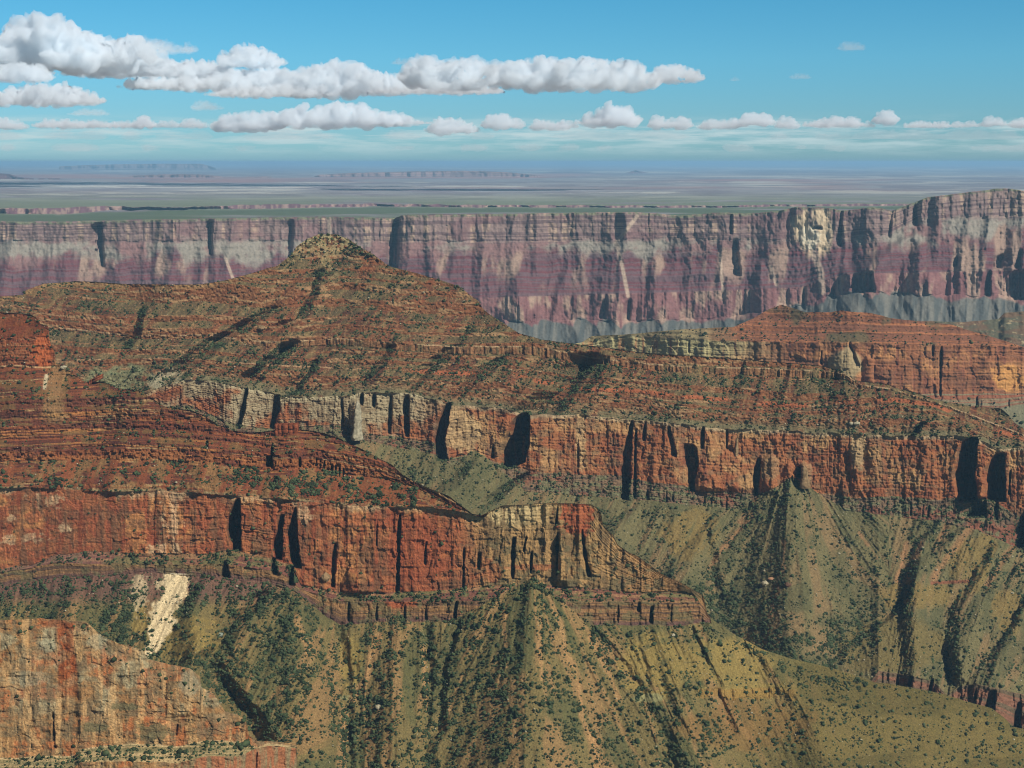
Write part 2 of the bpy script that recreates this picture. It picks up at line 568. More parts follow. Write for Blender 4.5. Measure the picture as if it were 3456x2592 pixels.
for L_, R_, y0_, y1_, dep in [
        ([(278, 760), (300, 850), (330, 900)], [(346, 760), (350, 900)], 755, 900, 230),
        ([(1305, 740), (1290, 900)], [(1347, 740), (1340, 900)], 740, 905, 260),
        ([(675, 745), (690, 870)], [(715, 745), (715, 870)], 745, 860, 120),
        ([(945, 745), (950, 860)], [(990, 745), (985, 860)], 745, 880, 150),
        ([(2445, 720), (2455, 800)], [(2470, 720), (2470, 800)], 725, 790, 120),
        ([(2450, 810), (2445, 870)], [(2490, 850), (2500, 930)], 810, 930, 160),
        ([(2825, 715), (2815, 800)], [(2842, 715), (2840, 800)], 712, 830, 140),
        ([(3000, 715), (2990, 790)], [(3012, 715), (3005, 790)], 712, 800, 130),
        ([(3065, 700), (3070, 760)], [(3095, 690), (3100, 760)], 695, 760, 140),
        ([(2855, 930), (2860, 990)], [(2945, 915), (2950, 990)], 920, 985, 190),
        ([(2790, 970), (2795, 1010)], [(2820, 970), (2820, 1010)], 970, 1008, 90),
        ([(3310, 920), (3305, 990)], [(3345, 915), (3340, 1000)], 915, 1000, 170),
        ([(3360, 915), (3380, 1010)], [(3470, 915), (3490, 1020)], 915, 1015, 260),
        ([(2695, 975), (2700, 1045)], [(2716, 970), (2716, 1045)], 972, 1045, 110),
        ([(2012, 1010), (2005, 1070)], [(2050, 1010), (2045, 1070)], 1012, 1075, 130),
        ([(2095, 1010), (2100, 1070)], [(2130, 1010), (2125, 1070)], 1012, 1080, 130),
        ([(1790, 1060), (1790, 1085)], [(1802, 1060), (1802, 1085)], 1058, 1088, 90),
        ([(3200, 870), (3200, 900)], [(3235, 860), (3235, 900)], 868, 900, 120),
        ([(3325, 870), (3320, 905)], [(3390, 860), (3380, 905)], 862, 905, 150),
        ([(3418, 850), (3410, 900)], [(3450, 840), (3445, 900)], 845, 905, 140)]:
    Cw.alcove(L_, R_, y0_, y1_, dep * .6, soft=9, top=9)
Cw.alcove([(2705, 760), (2720, 775)], [(2770, 760), (2775, 775)], 764, 772, 120, soft=8, top=1.5)
for px_, pt in ((3090, 770), (2560, 870), (2210, 860), (1750, 880), (1480, 890), (2850, 880)):
    Cw.crest([(px_, pt), (px_ + 20, pt + 180)], 10, 90, 110)
Cw.crest([(3090, 780), (2980, 880), (2930, 920)], 20, 110, 140)
c = np.empty(y.shape + (3,))
st = fbm(x / 16, y / 160, 4, 60)
bd = fbm(x / 700, Cw.s / 4.0, 3, 63)
bl2 = fbm(x / 120, y / 60, 4, 66)
c[:] = C3(142, 118, 108)
c = mixc(c, C3(178, 150, 125), ss(0.5, 0.7, st))
c = mixc(c, C3(108, 86, 82), ss(0.5, 0.58, bd) * 0.9)
c = mixc(c, C3(132, 96, 92), ss(0.5, 0.65, bl2) * 0.6)
pale = ss(0.36, 0.56, bl2 + 0.25 * (st - .5))
c1 = mixc(C3(138, 104, 96) + 0 * c, C3(150, 143, 126), pale * .85)
c = mixc(c, c1, ss(-8, 14, y - c_l1(x) + 30 * (fbm(x / 30, y / 30, 3, 68) - .5)))
red = C3(108, 82, 82) + 0 * c
red = mixc(red, C3(112, 64, 64), ss(0.45, 0.6, bd))
red = mixc(red, C3(160, 132, 112), ss(0.52, 0.66, fbm(g / 60, y / 180, 4, 69)) * ss(1005, 900, y))
edge = y - c_l2(x) + 40 * (bl2 - .5) + 26 * (fbm(x / 14, y / 20, 3, 67) - .5) + 95 * (ridged(g / 95, y / 700, 2, 52) - 0.5) + 25 * (st - .5)
c = mixc(c, red, ss(-22, 16, edge))
rw = mixc(C3(138, 96, 90) + 0 * c, C3(170, 140, 118), ss(0.5, 0.68, fbm(x / 40, y / 90, 4, 70)))
rw = mixc(rw, C3(120, 78, 74), ss(0.52, 0.7, st))
c = mixc(c, rw, ss(-3, 4, y - c_l3(x)))
tal = mixc(C3(88, 90, 84) + 0 * c, C3(118, 114, 102), ss(.35, .65, fbm(g / 14, y / 120, 3, 72)))
c = mixc(c, tal, ss(-5, 5, y - Cw.L[4][None, :] + 50 * (.5 - ridged((x - .5 * (y - 1050)) / 75, y / 900, 2, 59))))
# pale fresh scar with its overhang and the scree below it
scar = np.clip(Cw.blob(2745, 780, 75, 85, 0.35, 30), 0, 1)
c = mixc(c, C3(214, 188, 150), scar * ss(0.3, 0.6, st + .1) * ss(700, 712, y))
c = mixc(c, C3(232, 214, 180), Cw.blob(2735, 800, 34, 40, 0.4, 12))
for pth, wd in (([(2745, 850), (2770, 920), (2775, 985)], 16), ([(2150, 730), (2080, 820), (2100, 900), (2120, 1000)], 9), ([(2600, 900), (2620, 960)], 8), ([(1110, 735), (1112, 800)], 9),
                ([(2430, 860), (2440, 980)], 7), ([(760, 870), (790, 950)], 7)):
    c = mixc(c, C3(196, 172, 146), ss(wd, wd * .4, Cw.dist_path(pth)) * 0.7)
c = mixc(c, C3(120, 120, 92), ss(10, 3, y - Cw.L[0][None, :]) * ss(.35, .6, fbm(x / 12, y / 6, 3, 74)))
c *= (0.93 + 0.38 * fbm(x / 5, y / 5, 3, 76))[..., None]
tag(Cw.finish('canyon_wall', c, MAT_FAR, back=((60, 0.02), (700, -0.03), (1600, -0.2)), bottom_drop=300),
    'far canyon wall of banded purple red and grey cliffs under a level rim', 'canyon wall', kind='structure')

# ------------------------------------------------------------------ LANDFORM: tableland out to the horizon
b_l = [pl((-900, 551.2), (4400, 551.2)), pl((-900, 700), (0, 703), (150, 704), (330, 697), (600, 699), (900, 690), (1250, 688), (1700, 694), (2400, 694), (3000, 688), (4400, 684)),
       pl((-900, 716), (0, 722), (200, 724), (340, 714), (420, 706), (900, 704), (1250, 697), (1700, 700), (2400, 700), (3000, 694), (4400, 688)),
       pl((-900, 775), (2500, 760), (2900, 740), (4400, 700))]
Bt = Land(-900, 4400, 4.0, b_l, [dict(tan=0), dict(tan=0), dict(tan=0)], anchor=3, anchor_Y=pl((0, 1)), ystep=1.1, jitter=[0, 4, 3, 0])
x, y = Bt.x, Bt.y
Zb = -482 + 0 * y
hc = Land.soften(np.clip((Bt.L[2] - Bt.L[1]), 2, 30)[None, :] * 2.75, 60)
frac = np.where(Bt.zi == 1, 1 - Bt.w, np.where(Bt.zi == 0, 1.0, 0.0))
Zb = Zb + frac * hc
Bt.Y = Zb / np.minimum(Bt.m, -0.0004)
Bt.d = np.zeros_like(y)
Bt.Y = np.minimum(Bt.Y, 700000)
Bt.d = Bt.Y * np.where(Bt.zi == 1, 0.012 * (ridged(x / 30, y / 80, 3, 80) - 0.5), 0)
n1 = fbm(x / 420, y / 7, 5, 82)
n2 = fbm(x / 160, y / 3.5, 4, 84)
n3 = fbm(x / 900, y / 16, 3, 86)
c = np.empty(y.shape + (3,))
c[:] = C3(150, 144, 142)
c = mixc(c, C3(190, 184, 170), ss(0.5, 0.7, n1))
c = mixc(c, C3(128, 116, 120), ss(0.48, 0.6, n2) * 0.8)
c = mixc(c, C3(170, 122, 112), ss(0.5, 0.7, n3) * ss(660, 610, y) * .8)
c = mixc(c, C3(126, 130, 104), ss(640, 690, y) * ss(.35, .6, n1 + .15))
c = mixc(c, C3(96, 106, 76), ss(0, 6, y - Bt.L[2][None, :]) * ss(.3, .55, n1 + .12))
gor = mixc(C3(126, 92, 96) + 0 * c, C3(170, 140, 125), ss(.45, .65, fbm(x / 9, y / 20, 3, 88)))
c = mixc(c, gor, (Bt.zi == 1) * ss(2.5, 5, Bt.L[2] - Bt.L[1])[None, :] * 1.0)
c *= (0.98 + 0.3 * fbm(x / 80, y / 2.2, 3, 90))[..., None]
Bt_o = Bt.finish('desert_ground', c, MAT_FAR, back=((20000, 0.0), (60000, -0.01)), bottom_drop=500)
tag(Bt_o, 'pale hazy desert tableland reaching to the horizon beyond the far rim', 'desert plain', kind='structure')

# low mesas and swells far out on the tableland


def far_mesa(name, label, pts, ybase, Y0, col, cliff=0.5):
    xa, xb = pts[0][0], pts[-1][0]
    L = Land(xa, xb, 3.0, [pl(*pts), lambda v: pl(*pts)(v) * (1 - cliff) + ybase * cliff, lambda v: ybase + 0 * v],
             [dict(tan=2.0), dict(tan=0.35)], anchor=2, anchor_Y=lambda v: Y0 + 0 * v, ystep=1.0, jitter=[0.8, 0.8, 0])
    L.solve(5)
    L.d += Y0 * 0.012 * (ridged(L.x / 40, L.y / 60, 3, 91) - .5)
    cc = np.empty(L.y.shape + (3,))
    cc[:] = C3(*col)
    cc = mixc(cc, C3(*col) * .65, ss(.45, .6, fbm(L.x / 200, L.y / 2.5, 3, 92)))
    tag(L.finish(name, cc, MAT_FAR, back=((2500, 0.0), (8000, -0.1)), bottom_drop=100), label, 'mesa', kind='structure')


far_mesa('far_hill', 'flat topped blue mesa standing on the horizon at the far left', [(200, 562), (300, 557), (420, 554), (560, 552.5), (680, 553), (702, 559), (730, 568)], 575, 78000, (140, 122, 118), .6)
far_mesa('far_hill', 'low red hills beneath the blue flat topped mesa', [(400, 604), (450, 596), (520, 592), (600, 590), (700, 592), (760, 600), (900, 598), (980, 604)], 606, 42000, (160, 126, 118), .5)
far_mesa('far_hill', 'long pink swell rising from the desert behind the pointed peak', [(1030, 604), (1080, 592), (1180, 586), (1400, 580), (1560, 578), (1700, 582), (1800, 592), (1850, 603)], 604, 44000, (162, 130, 122), .5)
far_mesa('far_hill', 'dark stepped ridge at the left edge of the desert', [(-60, 596), (0, 588), (30, 589), (60, 600), (120, 606), (200, 605), (230, 612)], 613, 36000, (120, 84, 84), .5)
far_mesa('far_hill', 'tiny pointed butte alone on the desert skyline', [(2095, 586), (2120, 583), (2135, 577), (2147, 575), (2160, 579), (2190, 585)], 587, 60000, (130, 96, 96), .5)

K = 0.71
# ------------------------------------------------------------------ LANDFORM: mesa between the middle ridge and the far wall
d_l1 = pl((1700, 1210), (1975, 1158), (2090, 1135), (2304, 1146), (2476, 1150), (2616, 1156), (2861, 1158), (3137, 1166), (3456, 1172), (3760, 1180))
d_l2 = pl((1700, 1260), (2000, 1250), (2400, 1290), (2900, 1320), (3111, 1329), (3456, 1327), (3760, 1330))
d_l3 = pl((1700, 1290), (2900, 1350), (3111, 1372), (3283, 1376), (3377, 1374), (3456, 1362), (3760, 1370))
Dm = Land(1700, 3760, 2.4, [D_TOP, d_l1, d_l2, d_l3, pl((1700, 1600), (3760, 1640))],
          [dict(tan=0.42, ledge=0.75, lsc=8), dict(tan=6.0), dict(tan=1.3, ledge=.5, lsc=8), dict(tan=.6)], anchor=2,
          anchor_Z=lambda v: -850 + 0 * v, ystep=2.2, level=True, jitter=[1.5, 4, 2, 3, 0])
Dm.solve()
x, y, zi = Dm.x, Dm.y, Dm.zi
Dm.d += 40 * (0.5 - ridged(x / 240, y / 900, 2, 100)) + 12 * (.5 - ridged(x / 70, y / 400, 2, 101))
cliffy = np.where((zi == 1) | (zi == 2), 1.0, 0.2)
wx, wy = 1.2 * fbm(x / 40, y / 40, 3, 401), 1.2 * fbm(x / 40, y / 40, 3, 405)
Dm.d += cliffy * (9 * (cell(x / 26 + wx, 61, y / 36 + wy) - .5) + 4 * (vn(x / 300, Dm.s / 4, 33) - .5))
Dm.d += .6 * cliffy * (5 * (.5 - ridged(x / 20, y / 200, 2, 102)) + 5 * (cell(x / 15 + 0.8 * vn(x / 40, y / 60, 3), 17) - .5)) + 4.5 * (fbm(x / 6, y / 6, 3, 103) - .5)
for L_, R_, y0_, y1_, dep in [([(3168, 1165), (3166, 1320)], [(3180, 1165), (3177, 1330)], 1170, 1335, 45), ([(3135, 1170), (3140, 1200)], [(3152, 1170), (3152, 1200)], 1165, 1200, 30),
                              ([(2765, 1200), (2765, 1230)], [(2774, 1200), (2774, 1230)], 1185, 1230, 30), ([(3288, 1345), (3290, 1370)], [(3298, 1345), (3300, 1370)], 1340, 1372, 25),
                              ([(3398, 1355), (3398, 1372)], [(3406, 1355), (3408, 1372)], 1352, 1372, 25), ([(2318, 1150), (2318, 1190)], [(2328, 1150), (2328, 1190)], 1150, 1190, 30),
                              ([(2855, 1160), (2880, 1230)], [(2870, 1160), (2900, 1230)], 1155, 1240, 25)]:
    Dm.alcove(L_, R_, y0_, y1_, dep, soft=3, top=4)
Dm.buttress(2800, 2905, 1170, 1290, 45)
Dm.buttress(2915, 2950, 1195, 1290, 25)
c = np.empty(y.shape + (3,))
st = fbm(x / 13, y / 130, 4, 104)
bd = fbm(x / 800, Dm.s / 3.2, 3, 107)
bl2 = fbm(x / 90, y / 60, 4, 110)
c[:] = C3(150, 98, 70)
c = mixc(c, C3(190, 122, 78), ss(.54, .66, bd))
c = mixc(c, C3(120, 102, 70), ss(.5, .68, bl2))
c = mixc(c, C3(170, 150, 105), ss(2560, 2300, x) * ss(.3, .6, bl2 + .1))
cl = C3(172, 112, 74) + 0 * c
cl = mixc(cl, C3(205, 145, 92), ss(.5, .68, bl2))
cl = mixc(cl, C3(142, 84, 64), ss(.54, .72, st) * .7)
cl = mixc(cl, C3(134, 92, 66), ss(.5, .6, fbm(x / 40, y / 12, 4, 410)) * .6)
cl = mixc(cl, C3(224, 160, 90), Dm.blob(3400, 1275, 60, 45, .5, 20))
lf = ss(2700, 2350, x + 150 * (bl2 - .5)) * ss(1270, 1180, y)
cl = mixc(cl, C3(196, 182, 128), lf * ss(.3, .5, st + .1))
cl = mixc(cl, C3(184, 162, 118), Dm.blob(2855, 1230, 62, 62, .3, 20) * .9)
c = mixc(c, cl, ss(-4, 3, y - Dm.L[1][None, :] + 8 * (bl2 - .5)))
lw = mixc(C3(160, 100, 70) + 0 * c, C3(150, 136, 104), ss(.45, .6, bd))
c = mixc(c, lw, ss(-3, 3, y - Dm.L[2][None, :]))
tl = mixc(C3(150, 142, 110) + 0 * c, C3(128, 124, 92), bl2)
c = mixc(c, tl, ss(-3, 5, y - Dm.L[3][None, :]))
c *= (0.78 + 0.44 * fbm(x / 4, y / 4, 3, 113))[..., None]
tag(Dm.finish('mesa_land', c, MAT_ROCK), 'orange cliffed mesa with a low double summit, standing behind the middle ridge', 'mesa', kind='structure')

Kh = Land(2950, 3760, 2.6, [K_TOP, lambda v: K_TOP(v) + 12, pl((2950, 1260), (3760, 1260))], [dict(tan=2.5), dict(tan=.3, ledge=.5, lsc=9)],
          anchor=0, anchor_Y=lambda v: 6600 + 0 * v, ystep=2.2, jitter=[2, 3, 0])
Kh.solve()
Kh.d += 50 * (.5 - ridged(Kh.x / 120, Kh.y / 200, 3, 115)) + 8 * (fbm(Kh.x / 6, Kh.y / 6, 3, 116) - .5)
c = mixc(C3(112, 108, 84) + np.zeros(Kh.y.shape + (3,)), C3(132, 104, 78), ss(.4, .65, fbm(Kh.x / 60, Kh.y / 14, 4, 117)))
c = mixc(c, C3(180, 160, 120), ss(.68, .75, fbm(Kh.x / 10, Kh.y / 6, 3, 118)))
tag(Kh.finish('back_hill', c, MAT_ROCK), 'dull grey green hill behind the orange mesa at the right edge', 'hill', kind='structure')

# ------------------------------------------------------------------ LANDFORM: middle ridge with the pointed peak
e_up = pl((-300, 1100), (0, 1085), (443, 1134), (693, 1131), (885, 1155), (937, 1155), (1152, 1143), (1345, 1160), (1537, 1171), (1793, 1172), (1923, 1192), (1985, 1207),
          (2178, 1228), (2304, 1238), (2564, 1244), (2773, 1254), (2850, 1262), (2900, 1300), (3000, 1312), (3100, 1340), (3200, 1372), (3456, 1470), (3760, 1540))
e_up2 = lambda v: e_up(v) + np.interp(v, [-300, 800, 930, 1500, 1900, 1990, 2050, 2700, 2850, 2950], [4, 5, 18, 24, 26, 30, 16, 26, 16, 4])
e_md = pl((-300, 1205), (193, 1212), (417, 1212), (646, 1210), (885, 1230), (1152, 1244), (1360, 1246), (1725, 1259), (1933, 1306), (2142, 1311), (2304, 1332), (2695, 1363), (3033, 1343),
          (3160, 1362), (3456, 1480), (3760, 1550))
e_rt = pl((-300, 1330), (430, 1345), (542, 1310), (625, 1287), (700, 1288), (812, 1306), (911, 1327), (948, 1343), (1152, 1338), (1204, 1327), (1350, 1324), (1485, 1353), (1522, 1369),
          (1662, 1376), (1725, 1388), (1787, 1400), (1964, 1403), (2131, 1416), (2304, 1434), (2434, 1447), (2616, 1455), (2877, 1468), (3033, 1475), (3215, 1472),
          (3300, 1484), (3372, 1520), (3456, 1512), (3760, 1550))
e_rb = pl((-300, 1420), (430, 1400), (625, 1363), (781, 1430), (906, 1447), (1152, 1431), (1230, 1462), (1459, 1494), (1511, 1551), (1600, 1530), (1673, 1561), (1725, 1572), (1793, 1593), (1933, 1600),
          (2090, 1606), (2168, 1624), (2304, 1640), (2351, 1655), (2533, 1663), (2669, 1662), (2773, 1668), (2877, 1681), (3033, 1676), (3163, 1686), (3241, 1680),
          (3346, 1690), (3456, 1754), (3760, 1770))
e_lb = pl((-300, 1450), (430, 1430), (906, 1475), (1152, 1475), (1459, 1530), (1673, 1650), (2090, 1681), (2194, 1690), (2533, 1723), (2669, 1722), (2720, 1722), (2877, 1725), (3163, 1760), (3300, 1790),
          (3456, 1860), (3760, 1880))
e_tp = pl((-300, 2000), (2800, 2420), (2940, 2300), (2965, 2264), (3060, 2278), (3150, 2302), (3200, 2345), (3240, 2318), (3300, 2310), (3456, 2345), (3760, 2400))
e_bt = lambda v: np.maximum(F_TOP(v) + 140, e_tp(v) + 60)
Er = Land(-300, 3760, 2.1, [E_TOP, e_up, e_up2, e_md, e_rt, e_rb, e_lb, e_tp, e_bt],
          [dict(tan=.50, ledge=.95, lsc=15), dict(tan=4.0), dict(tan=.55, ledge=.75, lsc=16), dict(tan=.55, ledge=.75, lsc=15), dict(tan=6.0), dict(tan=1.5, ledge=.6, lsc=10),
           dict(tan=.62, ledge=.0), dict(tan=3.0)], anchor=4, anchor_Y=pl((-300, 3860), (900, 3850), (1725, 3830), (2600, 3770), (3300, 3690), (3760, 3600)), ystep=2.1, level=True, jitter=[1.8, 2, 2, 4, 7, 4, 4, 5, 0])
Er.tan = np.where((Er.zi == 0) & (np.abs(Er.x - 1130) < 180) & (Er.y < 905), 0.75 + 2.0 * ss(.5, .62, fbm(Er.x / 60, Er.y / 12, 3, 120)), Er.tan)
Er.apron(2675, 1612, 1.7, 1.6, 1800, 6)
Er.apron(1605, 1520, 1.3, 1.2, 1700, 6)
zi = Er.zi
Er.solve()
x, y, zi = Er.x, Er.y, Er.zi
is_cl = (zi == 4) * 1.0
is_lb = (zi == 5) * 1.0
is_ta = (zi >= 6) * 1.0
# flow of the upper slopes runs down to the left
xb_ = Er.L[4][None, :]
k_flow = 0.85 * ss(3000, 1200, x) * ss(-100, 500, x) + 0.12
gu = x + k_flow * (y - 1250)
upz = (zi <= 3) * 1.0
capm = ss(910, 860, y) * (np.abs(x - 1120) < 200)
Er.d += capm * 13 * (cell(x / 13 + 1.4 * fbm(x / 30, y / 30, 2, 503), 61, y / 10 + 1.2 * fbm(x / 30, y / 30, 2, 505)) - .5)
Er.d += upz * (50 * (.5 - ridged(gu / 260 + .35, y / 1500, 2, 121)) + 22 * (.5 - ridged(gu / 85, y / 700, 2, 122)) + 8 * (.5 - ridged(gu / 32, y / 300, 2, 123)))
Er.d += (1 - upz) * 50 * (.5 - ridged((x + k_flow * (xb_ - 1250)) / 260 + .35, y * 0 + xb_ / 1500, 2, 121))
# cliffs: flutes, blocks, cracks
bx = x / 30 + 0.9 * vn(x / 70, y / 150, 4)
Er.d += (is_cl + .8 * is_lb) * (5 * (.5 - ridged(x / 75, y / 300, 3, 125)) + 6 * (cell(bx, 21) - .5) + 3 * (cell(x / 11 + .7 * vn(x / 20, y / 50, 6), 22, y / 80) - .5))
wx, wy = 1.2 * fbm(x / 40, y / 40, 3, 301), 1.2 * fbm(x / 40, y / 40, 3, 305)
Er.d += (is_cl + is_lb) * (7 * (cell(x / 24 + wx, 61, y / 38 + wy) - .5) + 4 * (cell(x / 9 + 2 * wx, 62, y / 17 + 2 * wy) - .5) + 1.3 * (vn(x / 300, Er.s / 5, 33) - .5) * 2)
ledc = (zi == 1) * 1.0
Er.d += ledc * (8 * (cell(x / 12 + vn(x / 30, y / 30, 7), 23) - .5) + 5 * (cell(x / 5, 24) - .5))
Er.d += Er.led * 5 * (cell(x / 9 + vn(x / 30, y / 30, 7), 25, Er.s / 7) - .5)
Er.d += 5.0 * (fbm(x / 7, y / 7, 3, 126, .7) - .5) * (1 + .5 * is_ta)
# gullies in the upper slope
for pts, w0, w1, a in [([(925, 1035), (690, 1180), (640, 1215), (560, 1290)], 35, 60, 32), ([(985, 1150), (900, 1230), (800, 1312)], 35, 50, 44), ([(1090, 900), (1010, 1060), (900, 1140)], 20, 50, 30),
                       ([(1330, 1150), (1260, 1240), (1190, 1335)], 25, 55, 24), ([(1560, 1150), (1450, 1240), (1350, 1330)], 30, 55, 24), ([(2000, 1190), (1940, 1280), (1800, 1400), (1760, 1420)], 70, 110, 62),
                       ([(480, 1030), (440, 1130), (400, 1200)], 20, 40, 30), ([(1720, 1190), (1600, 1280), (1520, 1370)], 25, 55, 20), ([(3130, 1420), (3060, 1480), (3050, 1500)], 15, 25, 30),
                       ([(1080, 1210), (1010, 1290), (970, 1345)], 20, 30, 25)]:
    Er.valley(pts, w0, w1, a * 1.5)
EA = [([(818, 1308), (805, 1380), (792, 1440)], [(838, 1308), (830, 1380), (810, 1440)], 1312, 1445, 60), ([(906, 1330), (905, 1440)], [(944, 1330), (945, 1385), (925, 1440)], 1335, 1445, 60),
      ([(1140, 1350), (1146, 1410)], [(1157, 1350), (1163, 1410)], 1345, 1425, 35), ([(1206, 1325), (1206, 1363)], [(1225, 1325), (1225, 1363)], 1328, 1368, 40),
      ([(1249, 1325), (1249, 1370)], [(1267, 1325), (1266, 1370)], 1328, 1372, 40), ([(1308, 1330), (1304, 1460)], [(1324, 1330), (1320, 1460)], 1332, 1462, 35),
      ([(1352, 1335), (1355, 1400), (1362, 1470)], [(1380, 1335), (1380, 1400), (1381, 1470)], 1335, 1472, 50), ([(1488, 1355), (1470, 1430), (1458, 1480), (1464, 1540)], [(1525, 1360), (1512, 1430), (1500, 1490), (1512, 1550)], 1362, 1552, 95),
      ([(1720, 1390), (1705, 1450), (1674, 1530), (1680, 1575)], [(1790, 1395), (1788, 1500), (1770, 1560), (1730, 1580)], 1396, 1578, 150),
      ([(2120, 1420), (2105, 1490), (2094, 1530), (2086, 1680)], [(2137, 1420), (2132, 1500), (2124, 1680)], 1422, 1685, 55), ([(2138, 1480), (2134, 1680)], [(2148, 1480), (2146, 1680)], 1450, 1680, 30),
      ([(2167, 1425), (2166, 1485)], [(2182, 1425), (2178, 1485)], 1425, 1485, 25), ([(2258, 1462), (2290, 1540), (2312, 1580), (2316, 1650)], [(2300, 1455), (2352, 1515), (2356, 1560), (2346, 1650)], 1500, 1655, 75),
      ([(2357, 1445), (2357, 1515)], [(2377, 1445), (2377, 1515)], 1442, 1512, 40), ([(2444, 1452), (2446, 1515)], [(2456, 1452), (2456, 1515)], 1450, 1515, 25),
      ([(2543, 1550), (2540, 1665)], [(2566, 1545), (2560, 1665)], 1548, 1668, 55), ([(2680, 1575), (2685, 1612)], [(2702, 1575), (2700, 1612)], 1575, 1614, 40),
      ([(1652, 1500), (1652, 1545)], [(1668, 1500), (1668, 1545)], 1500, 1545, 25), ([(1947, 1420), (1945, 1595)], [(1954, 1420), (1953, 1595)], 1480, 1596, 25),
      ([(2240, 1440), (2258, 1520)], [(2262, 1440), (2282, 1520)], 1440, 1540, 30),
      ([(3224, 1476), (3218, 1560), (3210, 1600), (3225, 1680)], [(3300, 1480), (3296, 1570), (3290, 1600), (3300, 1690)], 1478, 1690, 170),
      ([(3335, 1530), (3320, 1600), (3310, 1660)], [(3388, 1525), (3392, 1600), (3396, 1680)], 1530, 1690, 130),
      ([(3255, 1690), (3240, 1740)], [(3330, 1690), (3330, 1760)], 1680, 1745, 60), ([(3400, 1600), (3398, 1665)], [(3412, 1600), (3412, 1665)], 1590, 1668, 30),
      ([(3425, 1730), (3400, 1790)], [(3500, 1700), (3500, 1800)], 1715, 1850, 110), ([(3350, 1700), (3350, 1750)], [(3368, 1700), (3368, 1750)], 1690, 1752, 40)]
for L_, R_, y0_, y1_, dep in EA:
    Er.alcove(L_, R_, y0_, y1_, dep * 1.15, soft=3, top=5)
for xx in (2176, 2243, 2262, 2372, 2395, 2447, 2520, 2905, 2990, 3068, 3110, 3128, 3175):
    q = cell(np.array([xx / 7.0]), 9)[0]
    ya_ = float(e_rb(xx)) + 8 + 30 * q
    Er.alcove([(xx, 1600), (xx - 3, 1720)], [(xx + 5 + 8 * q, 1600), (xx + 3 + 11 * q, 1720)], ya_, min(float(e_lb(xx)) - 2, ya_ + 18 + 40 * (1 - q)), 20, soft=4, top=5)
Er.buttress(2352, 2530, 1510, 1660, 32)
Er.buttress(2566, 2628, 1528, 1660, 34)
Er.buttress(2690, 2742, 1556, 1640, 34)
Er.buttress(2646, 2678, 1556, 1640, 18)
Er.buttress(2870, 2912, 1490, 1660, 22)
Er.buttress(2318, 2420, 1575, 1650, 22)
Er.buttress(1180, 1232, 1345, 1475, 40)
Er.buttress(3256, 3284, 1560, 1640, 40)
Er.buttress(3285, 3345, 1612, 1700, 80)
# talus spurs
for pts, w0, w1, a, pw in [([(2669, 1622), (2700, 1900), (2680, 2240)], 40, 430, 70, 1.2), ([(2440, 1720), (2330, 1900), (2280, 2000)], 20, 120, 60, 1.0), ([(3270, 1765), (3120, 1930), (3060, 2120), (3010, 2265)], 20, 230, 48, 1.1),
                           ([(3420, 1850), (3340, 2000), (3260, 2180), (3225, 2330)], 20, 110, 30, 1.0), ([(2160, 1700), (2080, 1790)], 15, 80, 40, 1.0), ([(3200, 1740), (3120, 1830), (3090, 1940)], 15, 60, 40, 1.0),
                           ([(1620, 1545), (1560, 1640), (1500, 1680)], 20, 120, 60, 1.0), ([(3480, 2000), (3420, 2150), (3350, 2300)], 20, 110, 60, 1.0)]:
    Er.crest(pts, w0, w1, a, pw)
for pts, w0, w1, a in [([(3085, 1957), (3040, 2040), (2929, 2129), (2825, 2202), (2788, 2240)], 20, 36, 22), ([(3340, 1832), (3240, 2000), (3160, 2130), (3200, 2280), (3231, 2345)], 30, 50, 26),
                       ([(2390, 1780), (2400, 1900), (2440, 2080)], 20, 40, 25), ([(1790, 1590), (1700, 1650), (1620, 1720)], 20, 40, 40)]:
    Er.valley(pts, w0, w1, a)
for k_, (xa, ya, xb2, yb2) in enumerate([(3430, 1900, 3330, 2080), (3456, 2030, 3330, 2230), (3500, 2120, 3380, 2310), (3200, 1760, 3095, 1900), (3160, 1745, 3070, 1850)]):
    Er.valley([(xa, ya), (xb2, yb2)], 15, 26, 13)
kt = np.interp(x, [1400, 2300, 2669, 3000, 3456], [.55, .5, .0, .25, .55])
gt = x + kt * (y - 1700)
apx = 14 * (x - 2680) / (y - 1560 + 60)      # radial coordinate on the cone
gt = np.where(np.abs(x - 2700) < 300, apx * 22, gt)
wgt = 22 * (fbm(x / 40, y / 60, 3, 544) - .5)
Er.d += is_ta * (16 * (.5 - ridged((gt + wgt) / 60, y / 400, 3, 130)) + 8 * (.5 - ridged(gt / 20, y / 200, 2, 131)))
tpz = (zi == 7) * 1.0
Er.d += tpz * (14 * (cell(x / 22 + vn(x / 40, y / 90, 3), 27) - .5) + 16 * (.5 - ridged(x / 60, y / 300, 2, 133)))
for L_, R_, y0_, y1_, dep in [([(3130, 2295), (3125, 2330)], [(3150, 2290), (3148, 2330)], 2292, 2340, 40), ([(3320, 2330), (3305, 2390)], [(3360, 2330), (3358, 2400)], 2330, 2410, 55), ([(3420, 2370), (3405, 2450)], [(3448, 2370), (3446, 2460)], 2370, 2470, 55),
                              ([(3020, 2280), (3018, 2310)], [(3034, 2280), (3032, 2310)], 2280, 2312, 25), ([(3060, 2285), (3058, 2310)], [(3080, 2285), (3078, 2310)], 2284, 2316, 25), ([(3285, 2330), (3280, 2370)], [(3297, 2330), (3295, 2370)], 2325, 2375, 30)]:
    Er.alcove(L_, R_, y0_, y1_, dep, soft=3, top=3)
c = np.empty(y.shape + (3,))
st = fbm(x / 14, y / 140, 4, 134)
bd = fbm(x / 700, Er.s / 4.5, 3, 137)
bl2 = fbm(x / 110, y / 60, 4, 140)
bl3 = fbm(x / 30, y / 22, 4, 142)
